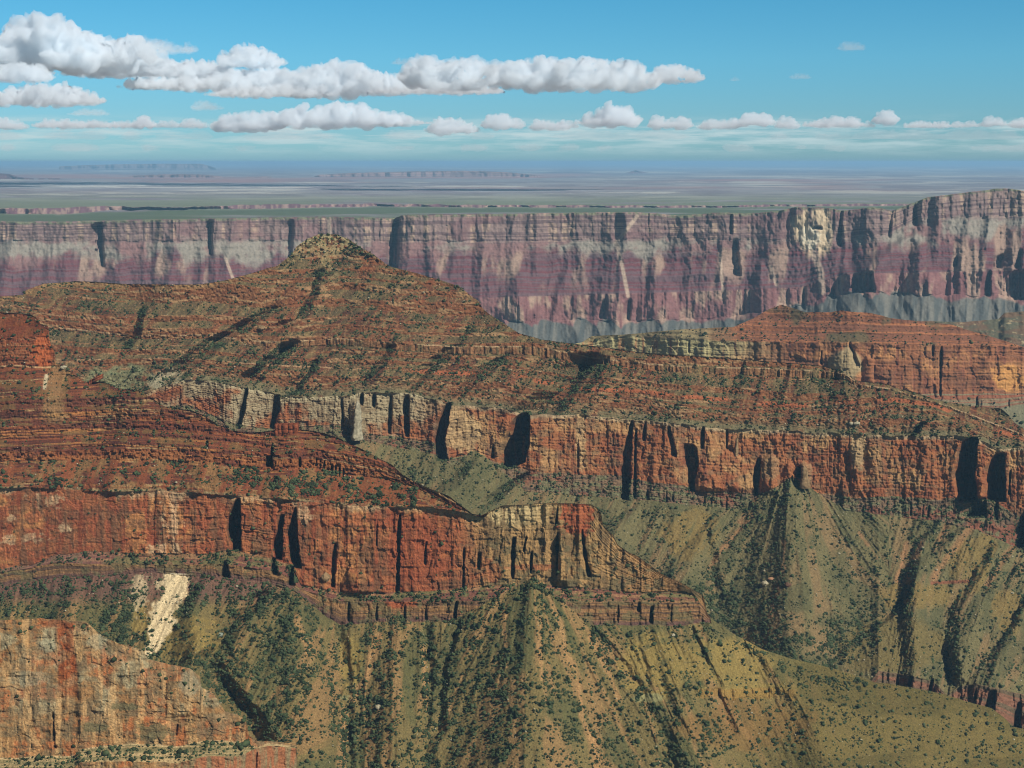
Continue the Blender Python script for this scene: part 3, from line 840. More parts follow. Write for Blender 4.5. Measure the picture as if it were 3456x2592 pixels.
sp = fbm(x / 3.3, y / 3.3, 2, 144)
fl3 = fbm(gu / 28, y / 120, 3, 145)
c[:] = C3(122, 78, 54)
c = mixc(c, C3(150, 88, 54), ss(.5, .66, bd))
c = mixc(c, C3(86, 56, 42), ss(.52, .6, fbm(x / 300, Er.s / 5, 3, 330)) * .7)
c = mixc(c, C3(110, 96, 64), ss(.36, .58, fl3 * .5 + bl2 * .5) * .9)
c = mixc(c, C3(150, 130, 84), ss(.52, .64, fbm(gu / 12, y / 30, 3, 146)) * .5)
c = mixc(c, C3(156, 96, 60), (Er.led > .3) * .75)
c = mixc(c, C3(188, 150, 104), (Er.led > .3) * ss(.56, .66, fbm(x / 60, Er.s / 9, 3, 530)) * .8)
c = mixc(c, C3(178, 136, 90), ss(.66, .74, sp) * .5)
c = mixc(c, C3(176, 158, 112), ss(905, 800, y + 30 * (bl3 - .5)) * ss(.47, .56, fbm(x / 11, y / 8, 3, 501)) * (np.abs(x - 1110) < 220))
c = mixc(c, C3(168, 146, 100), ss(.44, .55, fbm(x / 8, y / 8, 3, 502)) * ss(30, 8, Er.dist_path([(1090, 830), (1105, 900), (1130, 940)]) + 30 * (bl3 - .5)) * .8)
c = mixc(c, C3(180, 140, 90), (zi == 0) * ss(26, 6, y - Er.L[0][None, :]) * ss(1000, 700, x) * ss(.4, .6, bl3) * .8)
c = mixc(c, C3(168, 118, 78), ledc * ss(.3, .6, st) * .9)
c = mixc(c, C3(205, 172, 128), ss(3.2, .8, np.abs(y - Er.L[1][None, :] + 1)) * ss(.35, .5, bl3) * .8)
c = mixc(c, C3(200, 160, 116), ss(3.0, .8, np.abs(y - Er.L[3][None, :])) * ss(.4, .52, fbm(x / 60, y / 40, 3, 147)) * ss(1500, 1150, x) * .8)
c = mixc(c, C3(186, 108, 68), ss(11, 3, np.abs(y - Er.L[3][None, :] - 6)) * ss(1150, 1500, x) * ss(.38, .5, fbm(x / 120, y / 60, 3, 148)))
# greener aprons above the cliff
c = mixc(c, C3(132, 124, 88), ss(46, 8, Er.L[4][None, :] - y) * ss(.3, .55, bl3 + .1) * .7)
c = mixc(c, C3(142, 146, 104), Er.blob(410, 1275, 110, 45, .5, 40) * ss(.3, .5, bl3 + .1) * .8)
c = mixc(c, C3(188, 178, 142), Er.blob(560, 1275, 60, 50, .6, 30) * ss(.4, .6, bl3) * .7)
cl = C3(168, 110, 72) + 0 * c
cl = mixc(cl, C3(150, 88, 58), ss(.48, .6, bl3) * .6)
cl = mixc(cl, C3(186, 146, 100), ss(.48, .66, bl2))
cl = mixc(cl, C3(138, 84, 60), ss(.52, .7, st) * .8)
gry = ss(1560, 1380, x + 150 * (bl2 - .5))
cl = mixc(cl, C3(168, 154, 124), gry * ss(.36, .56, bl2 + .3 * (st - .4) + .15 * (bl3 - .5)))
cl = mixc(cl, C3(190, 182, 148), ss(16, 3, y - Er.L[4][None, :] + 14 * (st - .5)) * .6)
cl = mixc(cl, C3(196, 170, 126), Er.blob(1560, 1450, 60, 80, .5, 30) * .8)
cl = mixc(cl, C3(200, 172, 126), Er.blob(1960, 1470, 18, 110, .4, 10) * .7)
cl = mixc(cl, C3(186, 164, 124), Er.blob(2895, 1520, 30, 70, .3, 12) * .8)
cl = mixc(cl, C3(170, 146, 108), (Er.blob(2596, 1570, 34, 60, .5, 12) + Er.blob(2720, 1600, 24, 46, .5, 12)) * .5)
cl = mixc(cl, C3(126, 104, 78), ss(.56, .66, fbm(x / 30, y / 14, 4, 150)) * .6)
c = mixc(c, cl * np.array([1.10, 1.02, .90]), is_cl)
lb = mixc(C3(142, 112, 82) + 0 * c, C3(112, 90, 70), ss(.45, .6, fbm(x / 500, Er.s / 2.6, 3, 151)))
lb = mixc(lb, C3(150, 86, 62), ss(.5, .62, bl2) * .7)
lb = mixc(lb, C3(126, 122, 84), ss(.5, .6, bl3) * (1 - Er.led) * .9)
c = mixc(c, lb, is_lb)
ta = C3(126, 122, 86) + 0 * c
ta = mixc(ta, C3(150, 128, 92), ss(.45, .65, fbm(gt / 26, y / 200, 4, 152)) * .8)
ta = mixc(ta, C3(104, 106, 74), ss(.45, .62, fbm(gt / 60, y / 100, 4, 154)) * .8)
yel = np.clip(Er.blob(2330, 1800, 110, 90, .4, 40) * (x < 2440) + Er.blob(3290, 1900, 90, 90, .4, 40) + Er.blob(3100, 2010, 150, 50, .4, 40) + Er.blob(3400, 2060, 60, 80, .4, 30) + Er.blob(3330, 1850, 40, 60, .3, 20), 0, 1)
ta = mixc(ta, C3(146, 128, 78), .8 * yel * ss(.35, .55, fbm(gt / 22, y / 150, 4, 156) + .08))
ta = mixc(ta, C3(128, 118, 76), Er.blob(3000, 2180, 190, 100, .3, 60))
for pth, wd in [([(2648, 1830), (2645, 1900), (2640, 1950), (2610, 2040), (2600, 2080)], 7), ([(2540, 1740), (2440, 1850), (2390, 1920)], 9), ([(2900, 1800), (2960, 1880)], 6), ([(3060, 1830), (3040, 1920), (3030, 1960)], 9),
                ([(3110, 1830), (3060, 1960)], 8), ([(3190, 1780), (3150, 1860)], 9), ([(3280, 1775), (3220, 1850), (3150, 1950)], 13), ([(3430, 1830), (3380, 1900), (3330, 1980)], 12),
                ([(2560, 1660), (2500, 1760)], 7), ([(3130, 1980), (3200, 2250)], 0)]:
    if wd:
        ta = mixc(ta, C3(190, 138, 100), ss(wd * 1.5, wd * .3, Er.dist_path(pth) + 16 * (bl3 - .5)) * .45)
ta = mixc(ta, C3(148, 100, 74), ss(8, 3, np.abs(y - 1960 - .05 * (3300 - x)) + 0 * x) * (x > 3140) * (x < 3290))
c = mixc(c, ta * np.array([.97, .86, .74]), (zi == 6) * 1.0)
tp = mixc(C3(150, 104, 78) + 0 * c, C3(120, 100, 74), ss(.45, .6, fbm(x / 400, Er.s / 3, 3, 158)))
c = mixc(c, tp, tpz)
c *= (0.66 + 0.62 * sp)[..., None] * np.where(zi <= 3, .92, 1.0)[..., None]
E_obj = tag(Er.finish('middle_terrain', c, MAT_ROCK), 'long red ridge with a pointed pale capped peak above orange and grey cliffs', 'ridge', kind='structure')

# ------------------------------------------------------------------ LANDFORM: near ridge
f_l1_ = pl((-300, 1545), (0, 1530), (300, 1520), (420, 1515), (560, 1520), (700, 1530), (860, 1545), (920, 1552), (1050, 1548), (1152, 1562), (1300, 1600), (1400, 1640), (1500, 1690), (1600, 1740), (3760, 2600))
f_l1 = lambda v: np.where(v > 1570, F_TOP(v) + 1, f_l1_(v))
f_l1b = lambda v: f_l1(v) + np.interp(v, [-300, 0, 400, 800, 1152, 1300, 1400], [28, 28, 34, 30, 34, 18, 2])
f_rt = pl((-300, 1650), (0, 1650), (109, 1645), (260, 1655), (365, 1660), (495, 1660), (573, 1660), (740, 1671), (792, 1673), (906, 1681), (1016, 1692), (1152, 1705), (1272, 1712), (1450, 1712), (1569, 1728),
          (1620, 1744), (1694, 1712), (1871, 1704), (1996, 1708), (2034, 1776), (2121, 1868), (2230, 1942), (2304, 1972), (2330, 1990), (2420, 2110), (2700, 2240), (3760, 2600))
f_rb = pl((-300, 1925), (0, 1921), (104, 1908), (200, 1872), (312, 1862), (530, 1868), (700, 1872), (760, 1858), (802, 1860), (906, 1885), (984, 1908), (1016, 1975), (1152, 2001), (1345, 1999), (1397, 1999), (1569, 1988), (1640, 1978), (1798, 1974),
          (1933, 1982), (2142, 1999), (2304, 1996), (2360, 2010), (2420, 2120), (2700, 2245), (3760, 2602))
f_b2 = pl((-300, 1945), (0, 1935), (200, 1900), (312, 1905), (530, 1905), (740, 1905), (906, 1925), (984, 1950), (1016, 1990), (1152, 2030), (1450, 2034), (1700, 2026), (1990, 2030),
          (2304, 2034), (2374, 2030), (2420, 2124), (2700, 2248), (3760, 2604))
f_cb = pl((-300, 1985), (0, 1975), (200, 1950), (312, 1945), (530, 1932), (740, 1950), (906, 1970), (984, 1990), (1016, 2010), (1100, 2080), (1152, 2112), (1345, 2096), (1465, 2100), (1700, 2104), (1985, 2108),
          (2304, 2112), (2395, 2100), (2420, 2128), (2700, 2252), (3760, 2608))
f_bt = lambda v: 2840 + 0 * v
Fr = Land(-300, 3760, 2.1, [F_TOP, f_l1, f_l1b, f_rt, f_rb, f_b2, f_cb, f_bt],
          [dict(tan=.55, ledge=.95, lsc=16), dict(tan=2.6, ledge=.7, lsc=7), dict(tan=.58, ledge=.35, lsc=11), dict(tan=6.0), dict(tan=.8, ledge=.6, lsc=9), dict(tan=3.2, ledge=.6, lsc=9), dict(tan=.62, ledge=0)],
          anchor=3, anchor_Y=pl((-300, 2990), (0, 2960), (700, 2900), (1500, 2830), (1996, 2800), (2304, 2790), (2700, 2790), (3456, 2850), (3760, 2900)), ystep=2.1, level=True,
          jitter=[1.5, 3, 2, 4, 4, 5, 5, 0])
x, y, zi = Fr.x, Fr.y, Fr.zi
butte = ss(215, 180, x) * (y < 1232)
Fr.tan = np.where(butte > .5, 1.1 + 3 * ss(.42, .52, fbm(x / 300, y / 16, 3, 160)), Fr.tan)
Fr.tan = np.where((zi == 6), np.interp(x, [2000, 2500, 3000, 3760], [.62, .55, .38, .32]) + 0 * y, Fr.tan)
for (xa, xb2, ya, yb2) in [(2350, 2690, 2325, 2352), (540, 790, 2178, 2222)]:      # low shale cliffs in the apron
    wnd = ss(xa - 10, xa + 20, x) * ss(xb2 + 10, xb2 - 20, x) * ss(ya - 3, ya + 3, y + 22 * (fbm(x / 60, x * 0, 3, 79) - .5)) * ss(yb2 + 3, yb2 - 3, y + 40 * (fbm(x / 40, x * 0 + 4, 3, 80) - .5))
    Fr.tan = Fr.tan + 2.6 * wnd * (zi == 6)
Fr.apron(1798, 1953, 1.9, 1.25, 2140, 6)
Fr.apron(1345, 2062, .9, .8, 2140, 6)
Fr.apron(1585, 2080, 1.0, 1.0, 2140, 6)
edge_ = (Fr.x > 2396 + 10 * (fbm(Fr.x / 20, Fr.y / 20, 2, 78) - .5)) & (Fr.zi < 6)
Fr.zi = np.where(edge_, 6, Fr.zi)
Fr.tan = np.where(edge_, .5, Fr.tan)
Fr.led = np.where(edge_, 0, Fr.led)
Fr.w = np.where(edge_, .3, Fr.w)
Fr.zi = np.where((Fr.zi < 3) & (Fr.x > 1650), 3, Fr.zi)
zi = Fr.zi
Fr.solve()
is_cl = (zi == 3) * 1.0
is_c2 = (zi == 5) * 1.0
is_ta = (zi == 6) * 1.0
upz = (zi <= 2) * 1.0
gu = x + 0.25 * (y - 1500)
Fr.d += upz * (26 * (.5 - ridged(gu / 300 + .1, y / 1500, 2, 161)) + 10 * (.5 - ridged(gu / 90, y / 500, 2, 162)) + 5 * (.5 - ridged(gu / 34, y / 200, 2, 163)))
bx = x / 34 + 0.9 * vn(x / 80, y / 160, 4)
smooth_left = ss(330, 620, x) * .75 + .25
Fr.d += (is_cl + .6 * is_c2) * smooth_left * (5 * (.5 - ridged(x / 85, y / 300, 3, 165)) + 5 * (cell(bx, 31) - .5) + 2.4 * (cell(x / 13 + .7 * vn(x / 25, y / 60, 6), 32, y / 90) - .5))
Fr.d += (is_cl + is_c2) * 2 * (.5 - ridged(x / 16, y / 220, 3, 166))
wx, wy = 1.2 * fbm(x / 44, y / 44, 3, 311), 1.2 * fbm(x / 44, y / 44, 3, 315)
Fr.d += (is_cl + is_c2) * (.35 + .65 * smooth_left) * (6 * (cell(x / 30 + wx, 63, y / 42 + wy) - .5) + 3 * (cell(x / 11 + 2 * wx, 61, y / 19 + 2 * wy) - .5) + 1.1 * (vn(x / 300, Fr.s / 6, 34) - .5) * 2)
rgt = ss(1650, 1800, x) * is_cl
Fr.d += rgt * (9 * (.5 - ridged(x / 38, y / 260, 2, 167)))
Fr.d += ((zi == 1) + Fr.led * upz) * (7 * (cell(x / 13 + vn(x / 30, y / 30, 7), 33, Fr.s / 9) - .5) + 3 * (cell(x / 5, 34, Fr.s / 6) - .5))
Fr.d += 2.6 * (fbm(x / 7, y / 7, 3, 168, .7) - .5) * (1 + .5 * is_ta)
FA = [([(782, 1684), (762, 1750), (758, 1790), (775, 1835)], [(812, 1684), (812, 1770), (815, 1857)], 1684, 1857, 85), ([(943, 1700), (930, 1790), (909, 1843), (925, 1880)], [(957, 1700), (955, 1800), (953, 1885)], 1740, 1886, 60),
      ([(985, 1720), (960, 1800), (966, 1880), (984, 1905)], [(1000, 1700), (1004, 1800), (1016, 1912)], 1715, 1915, 75), ([(1118, 1840), (1114, 1975)], [(1136, 1832), (1130, 1975)], 1835, 1980, 32),
      ([(1340, 1740), (1336, 1853)], [(1353, 1740), (1350, 1853)], 1735, 1860, 32), ([(1334, 1860), (1332, 1999)], [(1350, 1860), (1348, 1999)], 1860, 2000, 28),
      ([(1556, 1860), (1557, 1985)], [(1569, 1860), (1568, 1985)], 1850, 1988, 26), ([(1605, 1868), (1607, 1918)], [(1622, 1868), (1620, 1918)], 1866, 1920, 32),
      ([(1718, 1816), (1720, 1952)], [(1740, 1816), (1736, 1952)], 1815, 1950, 40), ([(1766, 1816), (1762, 1850)], [(1778, 1816), (1772, 1850)], 1812, 1860, 25),
      ([(1954, 1796), (1964, 1880), (1978, 1940)], [(1968, 1790), (1982, 1880), (1994, 1940)], 1790, 1945, 34), ([(1786, 1862), (1784, 1930)], [(1797, 1862), (1794, 1930)], 1862, 1932, 26),
      ([(1876, 1700), (1872, 1760)], [(1884, 1700), (1880, 1760)], 1712, 1770, 22), ([(1874, 1800), (1874, 1940)], [(1886, 1800), (1884, 1940)], 1800, 1940, 26),
      ([(1526, 2035), (1524, 2087)], [(1545, 2032), (1542, 2087)], 2032, 2088, 40), ([(2146, 2036), (2146, 2060)], [(2160, 2036), (2160, 2060)], 2034, 2062, 22), ([(2188, 2050), (2188, 2100)], [(2203, 2050), (2202, 2100)], 2048, 2102, 30),
      ([(742, 1900), (740, 1945)], [(764, 1895), (776, 1945)], 1895, 1948, 42), ([(905, 1890), (908, 1935)], [(930, 1885), (940, 1936)], 1885, 1938, 45), ([(962, 1915), (965, 1970)], [(990, 1910), (994, 1972)], 1912, 1974, 45),
      ([(884, 1545), (880, 1572)], [(914, 1540), (922, 1572)], 1540, 1575, 45), ([(686, 1495), (688, 1512)], [(700, 1493), (702, 1513)], 1490, 1514, 22), ([(908, 1505), (906, 1540)], [(922, 1500), (922, 1540)], 1500, 1540, 30),
      ([(1000, 1548), (1002, 1572)], [(1014, 1548), (1016, 1572)], 1545, 1575, 25), ([(1268, 1745), (1266, 1830)], [(1275, 1745), (1273, 1830)], 1760, 1840, 18), ([(1430, 1830), (1428, 1900)], [(1440, 1830), (1438, 1900)], 1830, 1905, 18),
      ([(1168, 2015), (1168, 2060)], [(1180, 2015), (1180, 2060)], 2035, 2095, 25), ([(1265, 2040), (1262, 2090)], [(1275, 2040), (1274, 2090)], 2038, 2092, 22), ([(1360, 2045), (1358, 2090)], [(1368, 2045), (1368, 2090)], 2042, 2092, 18),
      ([(1430, 2050), (1430, 2090)], [(1440, 2050), (1440, 2090)], 2045, 2092, 22), ([(2080, 2042), (2080, 2100)], [(2088, 2042), (2088, 2100)], 2042, 2100, 18), ([(2260, 2042), (2258, 2095)], [(2270, 2042), (2268, 2095)], 2042, 2095, 20)]
for L_, R_, y0_, y1_, dep in FA:
    Fr.alcove(L_, R_, y0_, y1_, dep * 1.1, soft=3, top=5)
for i_ in range(9):
    xx = 1062 + i_ * 13
    Fr.alcove([(xx, 1500), (xx, 1640)], [(xx + 7, 1500), (xx + 7, 1640)], 1546 + i_ * 5, 1572 + i_ * 6, 22, soft=3, top=3)
Fr.buttress(1150, 1262, 1925, 2005, 26)
Fr.buttress(1880, 1925, 1785, 1970, 26)
Fr.buttress(440, 520, 1815, 1880, 14)
# apron spurs and gullies
for pts, w0, w1, a, pw, sd in [([(1010, 1985), (1030, 2120), (1070, 2300), (1120, 2840)], 25, 150, 85, 1.0, 2.8), ([(1345, 2062), (1335, 2300), (1310, 2840)], 15, 150, 34, 1.0, 1.2), ([(1798, 1950), (1785, 2200), (1765, 2840)], 25, 420, 55, 1.2, 1.0),
                           ([(1150, 2090), (1180, 2120), (1200, 2400)], 10, 20, 10, 1.0, 1.0), ([(2210, 2105), (2310, 2350), (2420, 2840)], 20, 190, 28, 1.0, 1.0), ([(700, 1950), (660, 2080), (660, 2200)], 20, 110, 60, 1.0, 1.0),
                           ([(250, 1960), (240, 2100)], 20, 100, 30, 1.0, 1.0), ([(2560, 2192), (2760, 2420), (2900, 2840)], 30, 300, 60, 1.2, 1.0)]:
    Fr.crest(pts, w0, w1, a, pw, sd)
for pts, w0, w1, a in [([(1130, 2110), (1190, 2300), (1190, 2420), (1165, 2560), (1150, 2840)], 30, 70, 15), ([(1444, 2105), (1450, 2350), (1440, 2840)], 25, 50, 14), ([(2000, 2110), (2130, 2275), (2260, 2520), (2340, 2840)], 18, 50, 12),
                       ([(640, 1940), (620, 2060), (560, 2180)], 15, 20, 8), ([(900, 1990), (800, 2100), (700, 2230), (760, 2330), (850, 2420), (900, 2840)], 35, 90, 40), ([(1560, 2080), (1500, 2250), (1480, 2500)], 12, 30, 20),
                       ([(2110, 2130), (2160, 2260), (2200, 2330)], 8, 14, 5), ([(2150, 2130), (2175, 2260), (2190, 2330)], 8, 14, 5), ([(2330, 2110), (2420, 2300), (2480, 2500)], 10, 30, 14)]:
    Fr.valley(pts, w0, w1, a)
apx = (x - 1790) / (y - 1900 + 60)
gt = np.where(np.abs(x - 1800) < 260 + .3 * (y - 2000), apx * 330, x + np.interp(x, [0, 700, 1000, 1200, 1500, 2100, 2500], [.1, .5, .6, .1, .0, -.4, -.5]) * (y - 2200))
steep = ss(3000, 2500, x)
wgt = 22 * (fbm(x / 40, y / 60, 3, 543) - .5)
Fr.d += is_ta * steep * (11 * (.5 - ridged((gt + wgt) / 56, y / 400, 3, 170)) + 6.0 * (.5 - ridged(gt / 19, y / 200, 2, 171)))
Fr.d += is_ta * 22 * (.5 - fbm(x / 420, y / 260, 2, 172)) * ss(2300, 2700, x)
lsh = np.clip((Fr.tan - .7) / 2, 0, 1) * (zi == 6) * (x > 2300)
Fr.d += lsh * 5 * (cell(x / 11, 36) - .5)
c = np.empty(y.shape + (3,))
st = fbm(x / 16, y / 150, 4, 174)
bd = fbm(x / 800, Fr.s / 5.0, 3, 177)
bd2 = fbm(x / 300, Fr.s / 5, 3, 179)
bl2 = fbm(x / 120, y / 80, 4, 180)
bl3 = fbm(x / 32, y / 26, 4, 182)
sp = fbm(x / 3.3, y / 3.3, 2, 184)
c[:] = C3(116, 66, 47)
c = mixc(c, C3(154, 88, 52), ss(.5, .64, bd))
c = mixc(c, C3(98, 56, 42), ss(.5, .58, bd2) * .85)
c = mixc(c, C3(196, 130, 72), ss(.64, .72, bd2) * .8)
c = mixc(c, C3(134, 102, 60), (1 - Fr.led) * ss(.46, .6, bl3) * .75)
c = mixc(c, C3(206, 168, 112), ss(.64, .70, vn(x / 500, Fr.s / 1.9, 30)) * (Fr.led > .2) * ss(.4, .55, bl2) * .7)
c = mixc(c, C3(164, 100, 57), (zi == 1) * ss(.35, .6, bl3 + .1) * .8)
c = mixc(c, C3(152, 80, 48), butte * .7)
c = mixc(c, C3(196, 104, 56), Fr.blob(145, 1185, 40, 60, .3, 20) * .8)
c = mixc(c, C3(184, 148, 94), ss(48, 16, Fr.dist_path([(215, 1240), (185, 1300), (180, 1390)]) + 50 * (bl3 - .5)) * .5)
c = mixc(c, C3(216, 192, 150), ss(8, 2, Fr.dist_path([(157, 1268), (150, 1310)]) + 6 * (bl3 - .5)))
c = mixc(c, C3(210, 168, 116), ss(4, 1, np.abs(y - 1237 + 3 * np.sin(x / 30))) * (x < 190) * .9)
c = mixc(c, C3(156, 114, 70), (zi == 2) * ss(.42, .58, bl3) * .8)
c = mixc(c, C3(150, 84, 50), (zi == 2) * ss(.5, .62, fbm((x + .4 * (y - 1600)) / 22, y / 120, 3, 185)) * .8)
c = mixc(c, C3(172, 156, 112), ss(14, 2, Fr.L[3][None, :] - y) * ss(.4, .6, bl3) * .6)
cl = C3(170, 104, 64) + 0 * c
cl = mixc(cl, C3(200, 136, 80), ss(.46, .66, bl2))
cl = mixc(cl, C3(168, 88, 56), ss(.48, .6, bl3) * .6)
cl = mixc(cl, C3(124, 88, 60), ss(.55, .62, fbm(x / 45, y / 16, 4, 320)) * .6)
cl = mixc(cl, C3(150, 74, 46), ss(.52, .68, st) * .7)
cl = mixc(cl, C3(128, 92, 62), ss(.56, .7, fbm(x / 26, y / 90, 4, 186)) * .7)
cl = mixc(cl, C3(208, 176, 130), ss(26, 4, y - Fr.L[3][None, :] + 44 * (st - .5)) * ss(.40, .62, bl2) * .6)
for cx_, cy2, rx_, ry_ in [(580, 1740, 34, 75), (150, 1690, 60, 26), (215, 1785, 22, 16), (95, 1815, 70, 14), (30, 1830, 40, 9), (1020, 1720, 30, 50), (40, 1750, 22, 12), (560, 1850, 60, 22)]:
    cl = mixc(cl, C3(226, 190, 142), Fr.blob(cx_, cy2, rx_, ry_, .9, 12) * ss(.35, .6, st + .05) * .6)
cl = mixc(cl, C3(166, 88, 54), Fr.blob(1420, 1860, 120, 130, .3, 50) * .7)
rt = ss(1540, 1660, x + 60 * (bl2 - .5))
rb_ = C3(180, 140, 88) + 0 * c
rb_ = mixc(rb_, C3(208, 180, 126), ss(1800, 1740, y + 40 * (bl3 - .5)) * ss(1920, 1760, x))
rb_ = mixc(rb_, C3(126, 100, 66), ss(.48, .64, fbm(x / 22, y / 60, 4, 188)) * .85)
rb_ = mixc(rb_, C3(176, 92, 56), np.clip(Fr.blob(1945, 1745, 60, 62, .8, 14) + Fr.blob(1640, 1930, 60, 40, .5, 20) * .6 + Fr.blob(1800, 1915, 90, 12, .5, 12) * .6, 0, 1) * .85)
rb_ = mixc(rb_, C3(160, 116, 72), ss(2050, 2150, x) * .6)
rb_ = mixc(rb_, C3(112, 102, 70), ss(.52, .6, fbm(x / 30, y / 18, 4, 520)) * ss(1790, 1850, y) * .7)
cl = mixc(cl, rb_, rt)
c = mixc(c, cl, is_cl)
bn = mixc(C3(168, 124, 84) + 0 * c, C3(132, 84, 66), ss(.45, .58, bd2))
bn = mixc(bn, C3(122, 114, 70), ss(.48, .6, bl3) * (1 - Fr.led) * .9)
bn = mixc(bn, C3(148, 104, 92), ss(500, 200, x) * .5)
c = mixc(c, bn, (zi == 4) * 1.0)
c2 = mixc(C3(160, 118, 74) + 0 * c, C3(112, 84, 62), ss(.45, .58, fbm(x / 600, Fr.s / 2.6, 3, 189)))
c2 = mixc(c2, C3(118, 84, 74), ss(22, 6, Fr.L[6][None, :] - y) * .7)
c2 = mixc(c2, C3(116, 108, 70), ss(.5, .58, bl3) * .6)
c2 = mixc(c2, C3(178, 92, 54), Fr.blob(1350, 2020, 60, 40, .5, 20) * .8)
c = mixc(c, c2, is_c2)
ta = C3(134, 122, 80) + 0 * c
ta = mixc(ta, C3(164, 134, 92), ss(.46, .62, fbm(gt / 26, y / 260, 4, 190)) * .8)
ta = mixc(ta, C3(104, 106, 70), ss(.48, .62, fbm(gt / 50, y / 160, 4, 192)) * .85)
ta = mixc(ta, C3(148, 108, 80), ss(30, 10, y - Fr.L[6][None, :]) * .5 * ss(1100, 1000, x))
ta = mixc(ta, C3(124, 92, 84), ss(1000, 850, x) * ss(2060, 2000, y) * .8)
yel = np.clip(Fr.blob(1180, 2230, 45, 100, .4, 20) + Fr.blob(2200, 2250, 120, 130, .4, 30) * (x > 2050) + Fr.blob(2450, 2230, 170, 90, .35, 40) + Fr.blob(640, 2150, 110, 75, .35, 25) + Fr.blob(470, 2090, 30, 50, .4, 15) + Fr.blob(2540, 2330, 170, 26, .4, 20), 0, 1)
ta = mixc(ta, C3(160, 142, 84), .85 * yel * ss(.32, .5, bl3 + .08))
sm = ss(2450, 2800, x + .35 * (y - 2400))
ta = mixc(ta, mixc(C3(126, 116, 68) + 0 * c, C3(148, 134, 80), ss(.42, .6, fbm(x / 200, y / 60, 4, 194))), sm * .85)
ta = mixc(ta, C3(150, 112, 66), Fr.blob(2520, 2450, 230, 90, .5, 60) * .45)
ta = mixc(ta, C3(156, 158, 116), (Fr.blob(2190, 2355, 60, 16, .3, 10) + Fr.blob(1175, 2355, 28, 9, .3, 8)) * .8)
ta = mixc(ta, C3(168, 134, 74), lsh * .6)
for pth, wd in [([(1850, 2010), (1890, 2100), (1910, 2200), (1945, 2260), (1960, 2360), (1965, 2430), (2000, 2500)], 9), ([(1825, 2080), (1822, 2200), (1830, 2290)], 7), ([(1990, 2150), (2060, 2280), (2090, 2360)], 9),
                ([(1560, 2280), (1520, 2380), (1490, 2470)], 8), ([(1280, 2150), (1240, 2280), (1190, 2360)], 12), ([(1430, 2180), (1440, 2400)], 9), ([(850, 2280), (820, 2360)], 6), ([(1000, 2080), (1040, 2200)], 14),
                ([(1700, 2050), (1710, 2250)], 7), ([(1165, 2400), (1150, 2592)], 16), ([(2010, 2500), (2020, 2700)], 9)]:
    ta = mixc(ta, C3(200, 158, 110), ss(wd * 1.5, wd * .3, Fr.dist_path(pth) + 18 * (bl3 - .5)) * .6)
wwid = np.interp(y, [1925, 2090, 2170, 2225], [50, 44, 24, 9])
white = np.clip(ss(1.2, .7, Fr.dist_path([(588, 1952), (578, 2010), (546, 2090), (530, 2160), (500, 2215)]) / wwid + 1.7 * (fbm(x / 22, y / 30, 4, 540) - .5)) + .6 * Fr.blob(470, 2000, 34, 66, .7, 14), 0, 1)
ta = mixc(ta, C3(232, 216, 178), white * (y > 1925))
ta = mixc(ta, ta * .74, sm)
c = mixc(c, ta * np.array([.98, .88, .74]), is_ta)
c = mixc(c, C3(232, 216, 178), white * (y > 1935) * (1 - is_ta) * .8)
c *= (0.66 + 0.64 * sp)[..., None] * np.where(zi <= 2, .97, 1.0)[..., None]
F_obj = tag(Fr.finish('near_terrain', c, MAT_ROCK), 'near ridge of red ledges above orange cliffs and a shrub dotted olive apron', 'ridge', kind='structure')

# ------------------------------------------------------------------ LANDFORM: buff outcrop in the lower left corner
g_l1 = lambda v: G_TOP(v) + np.interp(v, [-300, 0, 300, 500, 680, 800, 900, 1000], [60, 70, 60, 60, 90, 50, 10, 6])
g_l2 = pl((-300, 2565), (0, 2562), (250, 2552), (270, 2530), (430, 2512), (600, 2520), (700, 2500), (870, 2506), (1000, 2520), (1060, 2960))
g_l3 = lambda v: g_l2(v) + np.interp(v, [-300, 250, 450, 800, 900, 1000], [40, 40, 60, 50, 6, 6])
Gr = Land(-300, 1060, 2.0, [G_TOP, g_l1, g_l2, g_l3, lambda v: 2960 + 0 * v], [dict(tan=1.3, ledge=.6, lsc=14), dict(tan=2.4, ledge=.8, lsc=13), dict(tan=.55), dict(tan=4.0, ledge=.3)], anchor=2,
          anchor_Y=pl((-300, 2030), (0, 2040), (500, 2060), (800, 2090), (1000, 2150), (1060, 2180)), ystep=2.0, jitter=[4, 9, 4, 4, 0])
Gr.solve()
x, y, zi = Gr.x, Gr.y, Gr.zi
Gr.d += 16 * (.5 - ridged(x / 190, y / 500, 2, 200)) + 7 * (.5 - ridged(x / 50, y / 180, 3, 201)) * (zi != 2) + 4 * (cell(x / 40 + vn(x / 60, y / 60, 3), 41, y / 120) - .5) * (zi == 1) + 5 * (fbm(x / 12, y / 12, 4, 202, .65) - .5) + 3 * (cell(x / 26 + 1.5 * fbm(x / 40, y / 40, 3, 506), 61, y / 20 + 1.5 * fbm(x / 40, y / 40, 3, 508)) - .5) * (zi != 2)
for py_, dp in ((2265, 8), (2360, 6), (2430, 8), (2330, 5)):
    yy = py_ + 14 * (fbm(x / 120, x * 0 + py_, 3, 203) - .5) * 2
    Gr.d -= dp * ss(-3, 3, y - yy)
Gr.buttress(560, 690, 2262, 2420, 18)
